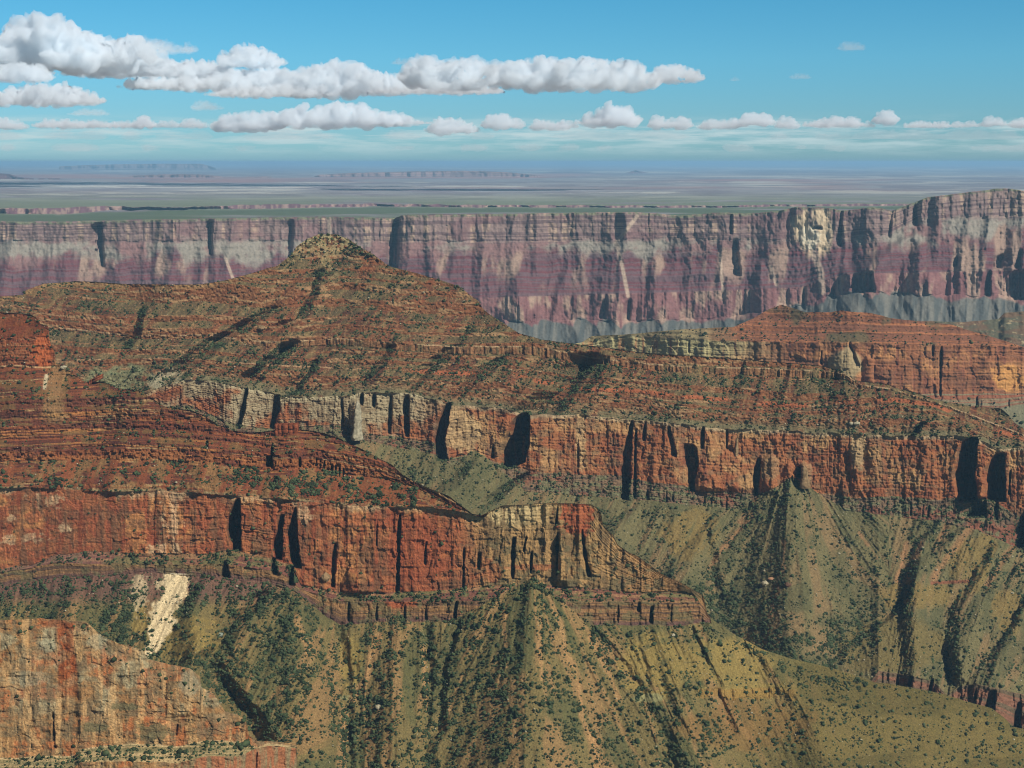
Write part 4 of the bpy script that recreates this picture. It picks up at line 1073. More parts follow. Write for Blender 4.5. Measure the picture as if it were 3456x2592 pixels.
for L_, R_, y0_, y1_, dep in [([(174, 2380), (176, 2480)], [(180, 2380), (184, 2480)], 2380, 2500, 12), ([(590, 2450), (588, 2480)], [(600, 2450), (598, 2480)], 2445, 2482, 12), ([(60, 2434), (60, 2442)], [(118, 2434), (118, 2442)], 2433, 2441, 9),
                              ([(860, 2540), (860, 2590)], [(868, 2540), (868, 2590)], 2540, 2600, 12), ([(168, 2520), (168, 2528)], [(192, 2520), (192, 2528)], 2516, 2526, 10)]:
    Gr.alcove(L_, R_, y0_, y1_, dep, soft=3, top=3)
c = np.empty(y.shape + (3,))
st = fbm(x / 15, y / 120, 4, 204)
bl2 = fbm(x / 90, y / 60, 4, 206)
bl3 = fbm(x / 28, y / 24, 4, 208)
sp = fbm(x / 3.3, y / 3.3, 2, 209)
c[:] = C3(168, 124, 76)
c = mixc(c, C3(176, 158, 118), ss(.42, .58, bl2 + .2 * (st - .5)) * ss(2480, 2350, y))
c = mixc(c, C3(184, 104, 56), ss(.48, .66, fbm(x / 60, y / 60, 4, 210)) * .7)
c = mixc(c, C3(116, 102, 72), ss(.5, .62, fbm(x / 34, y / 12, 4, 521)) * .6)
c = mixc(c, C3(150, 126, 88), ss(.45, .6, fbm(x / 12, y / 50, 3, 522)) * .5)
c = mixc(c, C3(128, 106, 74), ss(.54, .68, fbm(x / 24, y / 50, 4, 212)) * .8)
c = mixc(c, C3(220, 172, 112), ss(.56, .66, st) * .5)
c = mixc(c, C3(160, 158, 128), 0.45 * np.clip(Gr.blob(330, 2165, 36, 30, .4, 14) + Gr.blob(160, 2180, 30, 24, .4, 14) + Gr.blob(640, 2310, 40, 50, .4, 20) + Gr.blob(90, 2290, 80, 26, .4, 20), 0, 1) * .85)
vr = ss(38, 24, np.abs(x - 218 - .06 * (y - 2100)) + 20 * (st - .5)) * ss(2366, 2330, y) * ss(2095, 2110, y)
c = mixc(c, C3(158, 84, 42), vr * (.55 + .4 * ss(.4, .6, bl3)))
c = mixc(c, C3(150, 84, 48), Gr.blob(190, 2105, 50, 14, .4, 10) * .6)
c = mixc(c, C3(112, 104, 70), np.clip(Gr.blob(320, 2455, 50, 16, .5, 10) + Gr.blob(520, 2470, 60, 30, .6, 10) + Gr.blob(420, 2385, 60, 14, .5, 12), 0, 1) * .8)
be = mixc(C3(140, 126, 84) + 0 * c, C3(190, 160, 110), ss(.42, .6, fbm(x / 300, y / 6, 3, 214)))
c = mixc(c, be, (zi == 2) * 1.0)
c = mixc(c, C3(210, 180, 130), ss(4, 1.5, np.abs(y - Gr.L[2][None, :])) * .7)
c = mixc(c, mixc(C3(170, 108, 70) + 0 * c, C3(150, 128, 90), ss(.4, .6, st)), (zi == 3) * ss(500, 700, x))
c *= (0.72 + 0.56 * sp)[..., None]
tag(Gr.finish('outcrop_terrain', c, MAT_ROCK), 'buff and orange rock outcrop with a red water stain filling the lower left corner', 'cliff', kind='structure')

# canyon floor under everything
fm = rock_material('floor_rock', .3, .01)
fv = [(-60000, 800, -1620), (60000, 800, -1620), (60000, 16000, -1620), (-60000, 16000, -1620)]
nf = 80
gx, gy = np.meshgrid(np.linspace(-30000, 30000, nf * 3), np.linspace(300, 14000, nf))
gz = -1500 + 160 * (fbm(gx / 2500, gy / 2500, 4, 220) - .5)
ii = np.arange(gx.size).reshape(gx.shape)
q = np.stack([ii[:-1, :-1], ii[:-1, 1:], ii[1:, 1:], ii[1:, :-1]], -1).reshape(-1, 4)
fc = np.zeros((gx.size, 3)) + C3(130, 122, 92)
tag(add_mesh('canyon_floor', np.stack([gx, gy, gz], -1).reshape(-1, 3), faces_q=q, mat=fm, colors=fc), 'olive grey canyon floor deep below the ridges', 'canyon floor', kind='structure')

# ------------------------------------------------------------------ SHRUBS
MAT_SHRUB = plain_material('juniper_green', C3(74, 84, 54), var=.55, scale=.06)
MAT_SHRUB2 = plain_material('juniper_leaf', C3(70, 82, 52), var=.5, scale=.35)
MAT_WOOD = plain_material('grey_wood', C3(120, 105, 88), scale=2)
phi = (1 + 5 ** .5) / 2
ICO_V = np.array([(-1, phi, 0), (1, phi, 0), (-1, -phi, 0), (1, -phi, 0), (0, -1, phi), (0, 1, phi), (0, -1, -phi), (0, 1, -phi), (phi, 0, -1), (phi, 0, 1), (-phi, 0, -1), (-phi, 0, 1)]) / math.sqrt(1 + phi * phi)
ICO_F = np.array([(0, 11, 5), (0, 5, 1), (0, 1, 7), (0, 7, 10), (0, 10, 11), (1, 5, 9), (5, 11, 4), (11, 10, 2), (10, 7, 6), (7, 1, 8), (3, 9, 4), (3, 4, 2), (3, 2, 6), (3, 6, 8), (3, 8, 9), (4, 9, 5), (2, 4, 11), (6, 2, 10), (8, 6, 7), (9, 8, 1)])
srng = np.random.default_rng(11)


def scatter(land, density, n, size, smin, clip=None):
    """pick n spots on a landform with probability ~ density; returns positions, sizes, photo x/y"""
    ph = density * (np.diff(land.y, axis=0, append=land.y[-1:]) > .3)
    nb = np.linalg.norm(np.gradient(land.P, axis=1), axis=-1) * np.linalg.norm(np.gradient(land.P, axis=0), axis=-1)
    ph = ph * np.minimum(nb, 60)
    inside = (land.x > -60) & (land.x < 3516) & (land.y < 2660)
    if clip is not None:
        inside &= clip(land.x, land.y)
    ph = ph * inside
    cum = np.cumsum(ph.ravel())
    k = np.searchsorted(cum, srng.random(n) * cum[-1])
    j, i = np.unravel_index(k, land.y.shape)
    pos = land.P[j, i] + srng.normal(0, 1.0, (n, 3)) * [1.2, .3, .1]
    s = size * np.exp(srng.normal(-.22, .48, n))
    s = np.maximum(s, smin)
    return pos, s, land.x[j, i], land.y[j, i]


def blobs(name, pos, s, mat, flat=.85):
    n = len(pos)
    R = 1 + srng.normal(0, .22, (n, 12, 1))
    V = ICO_V[None] * R * s[:, None, None] * np.array([1, 1, flat])
    V = V + pos[:, None] + np.array([0, 0, 1.0]) * (s * .45)[:, None, None]
    Fc = ICO_F[None] + (np.arange(n) * 12)[:, None, None]
    return add_mesh(name, V.reshape(-1, 3), faces_t=Fc.reshape(-1, 3), mat=mat)


# slope brightness proxies: shrubs prefer the flanks that face away from the sun
def shade_pref(land):
    n = land.normals()
    sgn = np.sign(n[..., 2:3])
    n = n * np.where(sgn == 0, 1, sgn)
    return n


nF = shade_pref(Fr)
lf = -nF[..., 0]
xF, yF = Fr.x, Fr.y
patchF = fbm(xF / 60, yF / 60, 4, 230)
dF = (Fr.zi == 6) * .25 * ss(2500, 2900, xF)
dF += (Fr.zi == 6) * (0.6 + 1.1 * ss(.42, .6, patchF) + .6 * ss(.05, .45, lf)) * np.interp(xF, [0, 2200, 2700, 3456], [1, .8, .35, .10])
dF *= 1 - .85 * np.clip(white, 0, 1)
yelF = yel
dF *= 1 - .7 * yelF
flank = Fr.dist_path([(960, 2030), (860, 2150), (790, 2250), (900, 2330), (1000, 2250)])
dF += 1.0 * (Fr.zi == 6) * ss(150, 60, flank) + 2.5 * (Fr.zi == 6) * ss(60, 20, Fr.dist_path([(430, 2030), (370, 2120), (420, 2170), (500, 2230)]))
dF += 1.5 * (Fr.zi == 6) * ss(40, 10, Fr.dist_path([(1190, 2400), (1170, 2600)])) + 1.5 * (Fr.zi == 6) * ss(30, 10, Fr.dist_path([(1444, 2150), (1450, 2600)])) + 1.5 * (Fr.zi == 6) * ss(26, 8, Fr.dist_path([(2000, 2130), (2060, 2230), (2120, 2330)]))
dF += (Fr.zi == 6) * 1.6 * ss(26, 8, Fr.dist_path([(2500, 2170), (2620, 2240), (2780, 2290), (2900, 2310)]))
dF += (Fr.zi == 2) * (.35 + 2.4 * ss(.5, .62, patchF)) + (Fr.zi == 2) * 3.0 * Fr.blob(1030, 1640, 150, 35, .4, 40)
dF += (Fr.zi == 4) * 1.6 + (Fr.zi == 0) * (.18 + .6 * ss(.5, .62, patchF)) * (1 - Fr.led)
dF *= (1 - (Fr.zi == 3)) * (1 - (Fr.zi == 5)) * (.25 + 1.5 * ss(.42, .60, fbm(xF / 20, yF / 20, 3, 541)))
dF += .03 * ((Fr.zi == 5) | (Fr.zi == 3))
notG = lambda X, Yy: Yy < G_TOP(X) + 20
pF, sF, pxF, pyF = scatter(Fr, dF, 32000, 2.0, .7, clip=lambda X, Yy: notG(X, Yy) | (X > 1010))

nE = shade_pref(Er)
lfE = -nE[..., 0]
patchE = fbm(Er.x / 60, Er.y / 45, 4, 234)
dE = (Er.zi == 6) * .6 * (.35 + 1.3 * ss(.45, .6, patchE) + 1.8 * ss(.1, .5, lfE)) * (1 - .6 * Er.blob(3000, 2180, 190, 110, .3, 60)) * (1 - .4 * Er.blob(2700, 1850, 160, 160, .3, 60))
dE += (Er.zi == 6) * 2.2 * ss(110, 30, Er.dist_path([(2390, 2000), (2450, 2110), (2600, 2180), (2780, 2200), (2900, 2110)]))
dE += ((Er.zi == 2) | (Er.zi == 3)) * (.5 + .9 * ss(.42, .6, patchE) + 1.6 * ss(.1, .5, lfE)) + (Er.zi == 0) * (.4 + .6 * ss(.45, .6, patchE) + 1.0 * ss(.1, .5, lfE))
dE += (Er.zi == 5) * 1.0
dE *= (.25 + 1.5 * ss(.42, .60, fbm(Er.x / 20, Er.y / 16, 3, 542))) * (1 - .8 * Er.led) * (1 - (Er.zi == 4) * .98)
aboveF = lambda X, Yy: Yy < F_TOP(X) + 15
pE, sE, pxE, pyE = scatter(Er, dE, 36000, 2.1, .8, clip=aboveF)
dD = (Dm.zi == 0) * (.4 + fbm(Dm.x / 60, Dm.y / 30, 3, 236)) + (Dm.zi == 3) * .5 + (Dm.zi == 2) * .3
pD, sD, pxD, pyD = scatter(Dm, dD, 3000, 2.4, 1.0)
dG = (Gr.zi == 2) * 3.0 + (Gr.zi == 0) * .35 * ss(.4, .6, fbm(Gr.x / 40, Gr.y / 40, 3, 238)) + (Gr.zi == 1) * .02
pG, sG, pxG, pyG = scatter(Gr, dG, 650, 1.7, .7)

# the 300 that show largest stand as plants of their own
allp = np.concatenate([pF, pE])
alls = np.concatenate([sF, sE])
allx = np.concatenate([pxF, pxE])
ally = np.concatenate([pyF, pyE])
src = np.concatenate([np.zeros(len(pF)), np.ones(len(pE))])
ta_ok = (src == 0) & (pyF.max() > 0)
alls = np.minimum(alls, 4.8)
app = alls / allp[:, 1]
app = np.where((allx > 20) & (allx < 3436) & (ally < 2570) & (ally > 1100), app, 0)
app = np.where((src == 0) & ~(ally < G_TOP(allx) - 8) & (allx < 1015), 0, app)
app = np.where((src == 1) & ~(ally < F_TOP(allx) - 10), 0, app)
order = np.argsort(-app)
top = order[:300]
rest = np.ones(len(allp), bool)
rest[top] = False
tag(blobs('shrubs', np.concatenate([allp[rest], pD, pG]), np.concatenate([alls[rest], sD, sG]), MAT_SHRUB),
    'countless small dark green shrubs dotting the slopes and ledges', 'shrubs', kind='stuff')


def crown_mesh(seed):
    r = np.random.default_rng(seed)
    vs, ts = [], []
    n = 0
    for k in range(7):
        cpos = r.normal(0, .42, 3) * [1, 1, .6] + [0, 0, .62]
        rad = r.uniform(.38, .62)
        V = ICO_V * (1 + r.normal(0, .2, (12, 1))) * rad * [1, 1, .85] + cpos
        vs.append(V)
        ts.append(ICO_F + n)
        n += 12
    for k in range(40):                                   # loose leaf sprays round the edge
        d = r.normal(0, 1, 3)
        d /= np.linalg.norm(d)
        p = d * r.uniform(.75, 1.05) * [1, 1, .75] + [0, 0, .65]
        V = p + r.normal(0, .13, (3, 3))
        vs.append(V)
        ts.append(np.array([[0, 1, 2]]) + n)
        n += 3
    return np.concatenate(vs), np.concatenate(ts)


protos = []
for k in range(5):
    v, t = crown_mesh(50 + k)
    o = add_mesh('crown', v, faces_t=t, mat=MAT_SHRUB2)
    ang = np.linspace(0, 2 * math.pi, 7)[:-1]
    r0 = np.stack([.10 * np.cos(ang), .10 * np.sin(ang), 0 * ang - .3], -1)
    r1 = np.stack([.05 * np.cos(ang) + .03, .05 * np.sin(ang), 0 * ang + .45], -1)
    q = [(i, (i + 1) % 6, 6 + (i + 1) % 6, 6 + i) for i in range(6)]
    tk = add_mesh('trunk', np.concatenate([r0, r1]), faces_q=q, mat=MAT_WOOD)
    protos.append((o, tk))


def shrub_label(X, Yy, s_):
    if s_ == 1:
        if Yy < 1500:
            return 'dark green juniper growing on the red slope below the pointed peak', 'junipers on the red slope below the pointed peak'
        if X > 3060:
            return 'dark green juniper in the gullies under the deep shadowed alcoves at the right edge', 'junipers in the right edge gullies'
        if X > 2960:
            return 'dark green juniper beside the smooth olive hump at the right', 'junipers on the smooth olive hump'
        if X > 2300 and Yy > 1900:
            return 'dark green juniper in the crowded hollow between the two ridges', 'junipers crowded in the hollow between the ridges'
        if X > 2200:
            return 'dark green juniper on the grey scree cone below the middle cliffs', 'junipers on the grey scree cone'
        return 'dark green juniper at the foot of the middle cliffs', 'junipers at the foot of the middle cliffs'
    if Yy < 1700 or (X < 1500 and Yy < 1760):
        return 'dark green juniper on the red ledges over the near orange cliff', 'junipers over the near orange cliff'
    if X < 440:
        return 'dark green juniper left of the white rockslide', 'junipers left of the white rockslide'
    if X < 640:
        return 'dark green juniper on or beside the white rockslide', 'junipers beside the white rockslide'
    if X < 1140:
        return 'dark green juniper on the shadier flank right of the white rockslide', 'junipers on the thickly grown flank'
    if X < 1460:
        return 'dark green juniper on the narrow spur below the deep orange cliff', 'junipers on the narrow spur'
    if X < 2080:
        return 'dark green juniper on the broad central scree cone', 'junipers on the broad central cone'
    if X < 2500:
        return 'dark green juniper on the yellow shale slope right of the central cone', 'junipers on the yellow shale slope'
    return 'dark green juniper alone on the smooth olive slope at the lower right', 'junipers on the smooth olive slope'


for a, k in enumerate(top):
    co, tk = protos[a % 5]
    e = bpy.data.objects.new('juniper_tree', None)
    COL.objects.link(e)
    e.location = allp[k]
    sc = float(alls[k]) * 1.12
    e.scale = (sc, sc, sc)
    e.rotation_euler = (0, 0, float(srng.random() * 6.28))
    lab, grp = shrub_label(allx[k], ally[k], src[k])
    tag(e, lab, 'juniper', grp)
    for pt in (co, tk):
        ch = pt.copy()
        ch.parent = e
        COL.objects.link(ch)
for co, tk in protos:
    bpy.data.objects.remove(co)
    bpy.data.objects.remove(tk)

# ------------------------------------------------------------------ ROCKS
MAT_PALE = plain_material('pale_boulder', C3(190, 176, 142), var=.25, scale=.3)
MAT_RED = plain_material('red_boulder', C3(150, 82, 52), var=.35, scale=.25)
MAT_BUFF = plain_material('buff_rock', C3(160, 130, 92), var=.3, scale=.12)
rb1, rs1, _, _ = scatter(Fr, (Fr.zi == 6) * (.3 + 3 * np.clip(white, 0, 1)) + (Fr.zi == 2) * .6 + (Fr.zi == 0) * .4, 1800, .95, .4, clip=lambda X, Yy: notG(X, Yy) | (X > 1010))
rb2, rs2, _, _ = scatter(Er, (Er.zi == 6) * .5 + (Er.zi == 3) * (.5 + 3 * Er.blob(2850, 1415, 260, 50, .5, 40) + 2 * Er.blob(3290, 1420, 60, 40, .5, 20)) + (Er.zi == 2) * (.4 + 3 * Er.blob(2840, 1300, 60, 30, .5, 20)) + (Er.zi == 0) * (.3 + 2.5 * Er.blob(1130, 860, 150, 60, .5, 30)), 2600, 1.25, .5, clip=aboveF)
tag(blobs('rubble', np.concatenate([rb1, rb2]), np.concatenate([rs1, rs2]), MAT_PALE, flat=.7), 'scattered pale rock rubble across the slopes', 'rubble', kind='stuff')


def boulder(name, label, land, px, py2, r, mat, sc=(1, 1, .8), seed=1, sub=0, cat='boulder', sink=.3):
    p, _, _ = land.at(px, py2)
    rr = np.random.default_rng(seed)
    import bmesh
    bm = bmesh.new()
    bmesh.ops.create_icosphere(bm, subdivisions=3, radius=1)
    off = Vector(rr.uniform(-50, 50, 3))
    for v in bm.verts:
        d = v.co.normalized()
        q = Vector((round(d.x * 1.6), round(d.y * 1.6), round(d.z * 1.6))) * .16
        n = mnoise.noise(d * 1.3 + off) * .35 + mnoise.noise(d * 3.1 + off) * .16
        v.co = (d * (1 + n) * .85 + q)
        v.co.x *= sc[0]
        v.co.y *= sc[1]
        v.co.z *= sc[2]
    me = bpy.data.meshes.new(name)
    bm.to_mesh(me)
    bm.free()
    me.materials.append(mat)
    o = bpy.data.objects.new(name, me)
    o.location = (p[0], p[1] - r * .2, p[2] + r * sc[2] * (1 - sink) * .5)
    o.scale = (r, r, r)
    o.rotation_euler = (0, 0, float(rr.random() * 3))
    COL.objects.link(o)
    return tag(o, label, cat)


boulder('boulder', 'large pale boulder with a dark hollow on the grey scree cone', Er, 2582, 1972, 8, MAT_PALE, seed=3)
boulder('boulder', 'tan boulder just right of and above the large pale one', Er, 2602, 1954, 6, plain_material('tan_boulder', C3(190, 142, 104), var=.2), (1.3, 1, .6), 4)
boulder('boulder', 'brown boulder in the thin orange scree track on the grey cone', Er, 2658, 1975, 7, plain_material('brown_boulder', C3(120, 88, 66), var=.2), (1.2, 1, .8), 5)
boulder('boulder', 'cream block perched on the saddle beside the left red butte', Fr, 215, 1241, 5.5, MAT_PALE, (1.4, 1, .7), 6)
boulder('boulder', 'round cream boulder low on the narrow spur left of centre', Fr, 1278, 2388, 5.5, MAT_PALE, seed=7)
boulder('boulder', 'small pale boulder above the yellow shale slope', Fr, 2272, 2145, 4, MAT_PALE, seed=8)
boulder('boulder', 'pale boulder on the red slope left of the steep wooded gully', Er, 882, 1110, 9, MAT_BUFF, (1.2, 1, .8), 9)
boulder('boulder', 'pale block caught in the foot of the orange cliff beside its fluted corner', Fr, 1100, 1952, 8, MAT_BUFF, (1.0, .8, 1.1), 10)
boulder('boulder', 'pale boulder resting on the rim above the middle orange cliffs', Er, 2892, 1432, 7.5, MAT_PALE, (1.3, 1, .7), 12)
boulder('boulder', 'grey boulder halfway up the thickly grown flank', Fr, 742, 2145, 5, plain_material('grey_boulder', C3(150, 158, 140), var=.2), (1.2, 1, .8), 13)


def outcrop(name, label, land, x0, x1, y_base, h, depth, mat, n, tilt=0.0, seed=1, cat='rock outcrop'):
    """a row of jointed blocks standing on a crest, one mesh"""
    rr = np.random.default_rng(seed)
    p0, _, _ = land.at(x0, y_base)
    p1, _, _ = land.at(x1, y_base)
    vs, qs, k = [], [], 0
    cuts = np.sort(np.concatenate([[0, 1], rr.uniform(.05, .95, n - 1)]))
    for layer, (za, zb, inset) in enumerate([(-.6, .12, 0), (.13, .36, .1), (.37, .97, .03), (.98, 1.05, .12)]):
        for a_, b_ in zip(cuts[:-1], cuts[1:]):
            if b_ - a_ < .02:
                continue
            A = p0 + (p1 - p0) * (a_ + .004)
            B = p0 + (p1 - p0) * (b_ - .004)
            fr = depth * (.5 - inset) + rr.uniform(-.12, .12) * depth
            bk = depth
            zt = h * (zb + rr.uniform(-.06, .06))
            zl = h * za
            nx_ = 4
            for (P_, Q_) in ((A, B),):
                ring = []
                for zz, ins in ((zl, 0), ((zl + zt) / 2, rr.uniform(-.06, .06)), (zt - .08 * h, .0), (zt, .18)):
                    w = (Q_ - P_) * ins * .5
                    ring.append([P_ + w + [0, -fr * (1 - ins), zz], Q_ - w + [0, -fr * (1 - ins), zz], Q_ - w + [0, bk, zz], P_ + w + [0, bk, zz]])
                ring = np.array(ring).reshape(-1, 3)
                ring[:, 2] += tilt * (ring[:, 0] - p0[0])
                vs.append(ring)
                for l in range(3):
                    for s_ in range(4):
                        qs.append((k + l * 4 + s_, k + l * 4 + (s_ + 1) % 4, k + (l + 1) * 4 + (s_ + 1) % 4, k + (l + 1) * 4 + s_))
                qs.append((k + 12, k + 13, k + 14, k + 15))
                k += 16
    o = add_mesh(name, np.concatenate(vs), faces_q=np.array(qs), mat=mat)
    return tag(o, label, cat)


outcrop('rock_outcrop', 'flat topped red rock cap standing on the near crest before the grey cliff', Fr, 929, 1006, 1453, 14, 14, MAT_RED, 6, seed=2)
outcrop('rock_outcrop', 'tilted red slab jutting from the saddle right of the left butte', Fr, 300, 346, 1293, 6, 8, MAT_RED, 3, tilt=.45, seed=3)


def pinnacle(label, land, px, ytop, ybot, wpx, mat, seed):
    pb, _, _ = land.at(px, ybot)
    Yp = pb[1] - 10
    Xn, mt = ray(px, ytop)
    _, mb = ray(px, ybot)
    ztop, zbot = Yp * mt, Yp * mb - 15
    w = wpx / F_PX * Yp / 2
    rr = np.random.default_rng(seed)
    nr, ns = 22, 18
    vs = []
    ph = rr.uniform(0, 6, 4)
    for i in range(nr + 1):
        t = i / nr
        prof = (1.2 - .75 * t ** 1.3) * (1 + .1 * math.sin(11 * t + ph[3]) + rr.uniform(-.06, .06)) * (1 if t < .93 else .7 if t < .98 else .25)
        for j in range(ns):
            a_ = 2 * math.pi * j / ns
            rad = w * prof * (1 + .14 * math.sin(3 * a_ + ph[0]) + .08 * math.sin(7 * a_ + ph[1] + 3 * t) + rr.normal(0, .10))
            vs.append((Yp * Xn + rad * math.cos(a_) + w * .15 * math.sin(3 * t + ph[2]), Yp + rad * math.sin(a_) * 1.2, zbot + (ztop - zbot) * t))
    vs.append((Yp * Xn, Yp, ztop + .5))
    qs = [(i * ns + j, i * ns + (j + 1) % ns, (i + 1) * ns + (j + 1) % ns, (i + 1) * ns + j) for i in range(nr) for j in range(ns)]
    ts = [(nr * ns + j, nr * ns + (j + 1) % ns, (nr + 1) * ns) for j in range(ns)]
    tag(add_mesh('rock_pinnacle', vs, faces_q=qs, faces_t=ts, mat=mat), label, 'rock pinnacle')


pinnacle('pale pointed rock pinnacle on the apex of the grey scree cone', Er, 2716, 1572, 1628, 26, MAT_BUFF, 1)
pinnacle('slender buff pinnacle leaning on the grey cliff below the peak', Er, 1204, 1352, 1465, 30, plain_material('pale_limestone', C3(176, 164, 134), var=.3, scale=.15), 2)
pinnacle('small pale finger of rock on the shelf above the blocky buttress', Er, 2486, 1478, 1520, 14, MAT_BUFF, 3)

# ------------------------------------------------------------------ HAZE
hz = bpy.data.materials.new('air')
hz.use_nodes = True
nt = hz.node_tree
for n in list(nt.nodes):
    nt.nodes.remove(n)
ho = nt.nodes.new('ShaderNodeOutputMaterial')
hv = nt.nodes.new('ShaderNodeVolumePrincipled')
hv.inputs['Color'].default_value = (0.37, 0.68, 0.95, 1)
hv.inputs['Density'].default_value = 1.85e-5
hv.inputs['Anisotropy'].default_value = 0.0
nt.links.new(hv.outputs[0], ho.inputs['Volume'])
X0, X1, Y0_, Y1_, Z0_, Z1_ = -400000, 400000, -3000, 790000, -9000, 60
hvs = [(a_, b_, c_) for c_ in (Z0_, Z1_) for b_ in (Y0_, Y1_) for a_ in (X0, X1)]
hzo = add_mesh('haze', hvs, faces_q=[(0, 2, 3, 1), (4, 5, 7, 6), (0, 1, 5, 4), (2, 6, 7, 3), (0, 4, 6, 2), (1, 3, 7, 5)], mat=hz)
tag(hzo, 'pale blue haze filling the canyon air', 'haze', kind='stuff')

# ------------------------------------------------------------------ CLOUDS
cm = bpy.data.materials.new('cloud_vapour')
cm.use_nodes = True
nt = cm.node_tree
for n in list(nt.nodes):
    nt.nodes.remove(n)
co_ = nt.nodes.new('ShaderNodeOutputMaterial')
cv = nt.nodes.new('ShaderNodeVolumePrincipled')
cv.inputs['Color'].default_value = (0.945, 0.978, 1.0, 1)
cv.inputs['Density'].default_value = 0.0085
cv.inputs['Anisotropy'].default_value = 0.0
nt.links.new(cv.outputs[0], co_.inputs['Volume'])
cm2 = cm.copy()
cm2.name = 'thin_cloud_vapour'
for n in cm2.node_tree.nodes:
    if n.type == 'PRINCIPLED_VOLUME':
        n.inputs['Density'].default_value = 0.0016


cm3 = cm.copy()
cm3.name = 'distant_cloud_vapour'
for n in cm3.node_tree.nodes:
    if n.type == 'PRINCIPLED_VOLUME':
        n.inputs['Density'].default_value = 0.0035


def cloud(label, humps, base, Y, mat=cm, seed=0, thick=.5, det=1.0, group=None):
    """humps: (x, top) in photo pixels from left to right; heaped puffs standing on a flat base"""
    r = random.Random(seed * 13 + 5)
    pxm = Y / F_PX
    xa, xb2 = humps[0][0], humps[-1][0]
    tops = pl(*humps)
    hmax = max(base - h[1] for h in humps)
    vs, fs, n = [], [], 0

    def put(xc, yc, dy, rad, flat=1.0):
        nonlocal n
        Xn_, m_ = ray(xc, yc)
        dy = max(-.12 * Y, min(.12 * Y, dy))
        cen = np.array([Y * Xn_, Y, Y * m_]) * (1 + dy / Y)
        vs.append(ICO2_V * rad * [1, 1, flat] + cen)
        fs.append(ICO2_F + n)
        n += len(ICO2_V)
    npuff = int((xb2 - xa) / (hmax * .16)) + 8
    for k in range(npuff):
        xx = xa + (xb2 - xa) * (k + r.random()) / npuff
        top_ = float(tops(xx)) + (.05 + r.uniform(0, .22)) * hmax
        h = max(base - top_, hmax * .10)
        rad = min(h * .5, hmax * r.uniform(.16, .34))
        yy = top_ + rad
        while yy < base:
            put(xx + r.uniform(-.3, .3) * rad, yy, r.uniform(-.5, .5) * thick * (xb2 - xa) * pxm * .5, rad * pxm, .85)
            yy += rad * .9
            rad = min(rad * 1.12, h * .5)
    for k in range(int((xb2 - xa) / (hmax * .22)) + 3):
        xx = xa + (xb2 - xa) * (k + .5) / (int((xb2 - xa) / (hmax * .22)) + 3)
        hh = max(base - float(tops(xx)), hmax * .1)
        put(xx, base - hh * .18, r.uniform(-.4, .4) * thick * (xb2 - xa) * pxm * .5, hh * .5 * pxm * 1.2, .38)
    me_o = add_mesh('cloud', np.concatenate(vs), faces_t=np.concatenate(fs), mat=mat)
    vox = hmax * pxm * .045
    rm = me_o.modifiers.new('join', 'REMESH')
    rm.mode = 'VOXEL'
    rm.voxel_size = max(vox, (xb2 - xa) * pxm / 220)
    dg = bpy.context.evaluated_depsgraph_get()
    ev = me_o.evaluated_get(dg)
    me = bpy.data.meshes.new_from_object(ev)
    co = np.empty(len(me.vertices) * 3, dtype=np.float32)
    me.vertices.foreach_get('co', co)
    co = co.reshape(-1, 3).astype(float)
    nr_ = np.empty(len(me.vertices) * 3, dtype=np.float32)
    me.vertices.foreach_get('normal', nr_)
    nr_ = nr_.reshape(-1, 3)
    H = hmax * pxm
    amp = np.zeros(len(co))
    for sc_, a_ in ((.30, .15), (.13, .10), (.06, .035)):
        q = co / (H * sc_)
        a1 = vn(q[:, 0] + q[:, 1] * .6, q[:, 2] + q[:, 1] * .35, seed % 50)
        a2 = vn(q[:, 1] - q[:, 0] * .5 + 9, q[:, 2] - q[:, 0] * .3 + 5, seed % 50 + 7)
        amp += H * a_ * (1.2 - np.abs(a1 + a2 - 1) * 4) * .9
    topness = np.clip((nr_[:, 2] + .6), .15, 1)
    co = co + nr_ * (amp * topness * det)[:, None]
    me.vertices.foreach_set('co', co.astype(np.float32).ravel())
    me.update()
    me_o.modifiers.clear()
    old = me_o.data
    me_o.data = me
    bpy.data.meshes.remove(old)
    me.materials.clear()
    me.materials.append(mat)
    return tag(me_o, label, 'cloud', group)


import bmesh
bm = bmesh.new()
bmesh.ops.create_icosphere(bm, subdivisions=2, radius=1)
ICO2_V = np.array([v.co[:] for v in bm.verts])
ICO2_F = np.array([[v.index for v in f.verts] for f in bm.faces])
bm.free()
S_ = 1.5624


def D(*pts):
    return [(p[0] * S_, p[1] * S_) for p in pts]


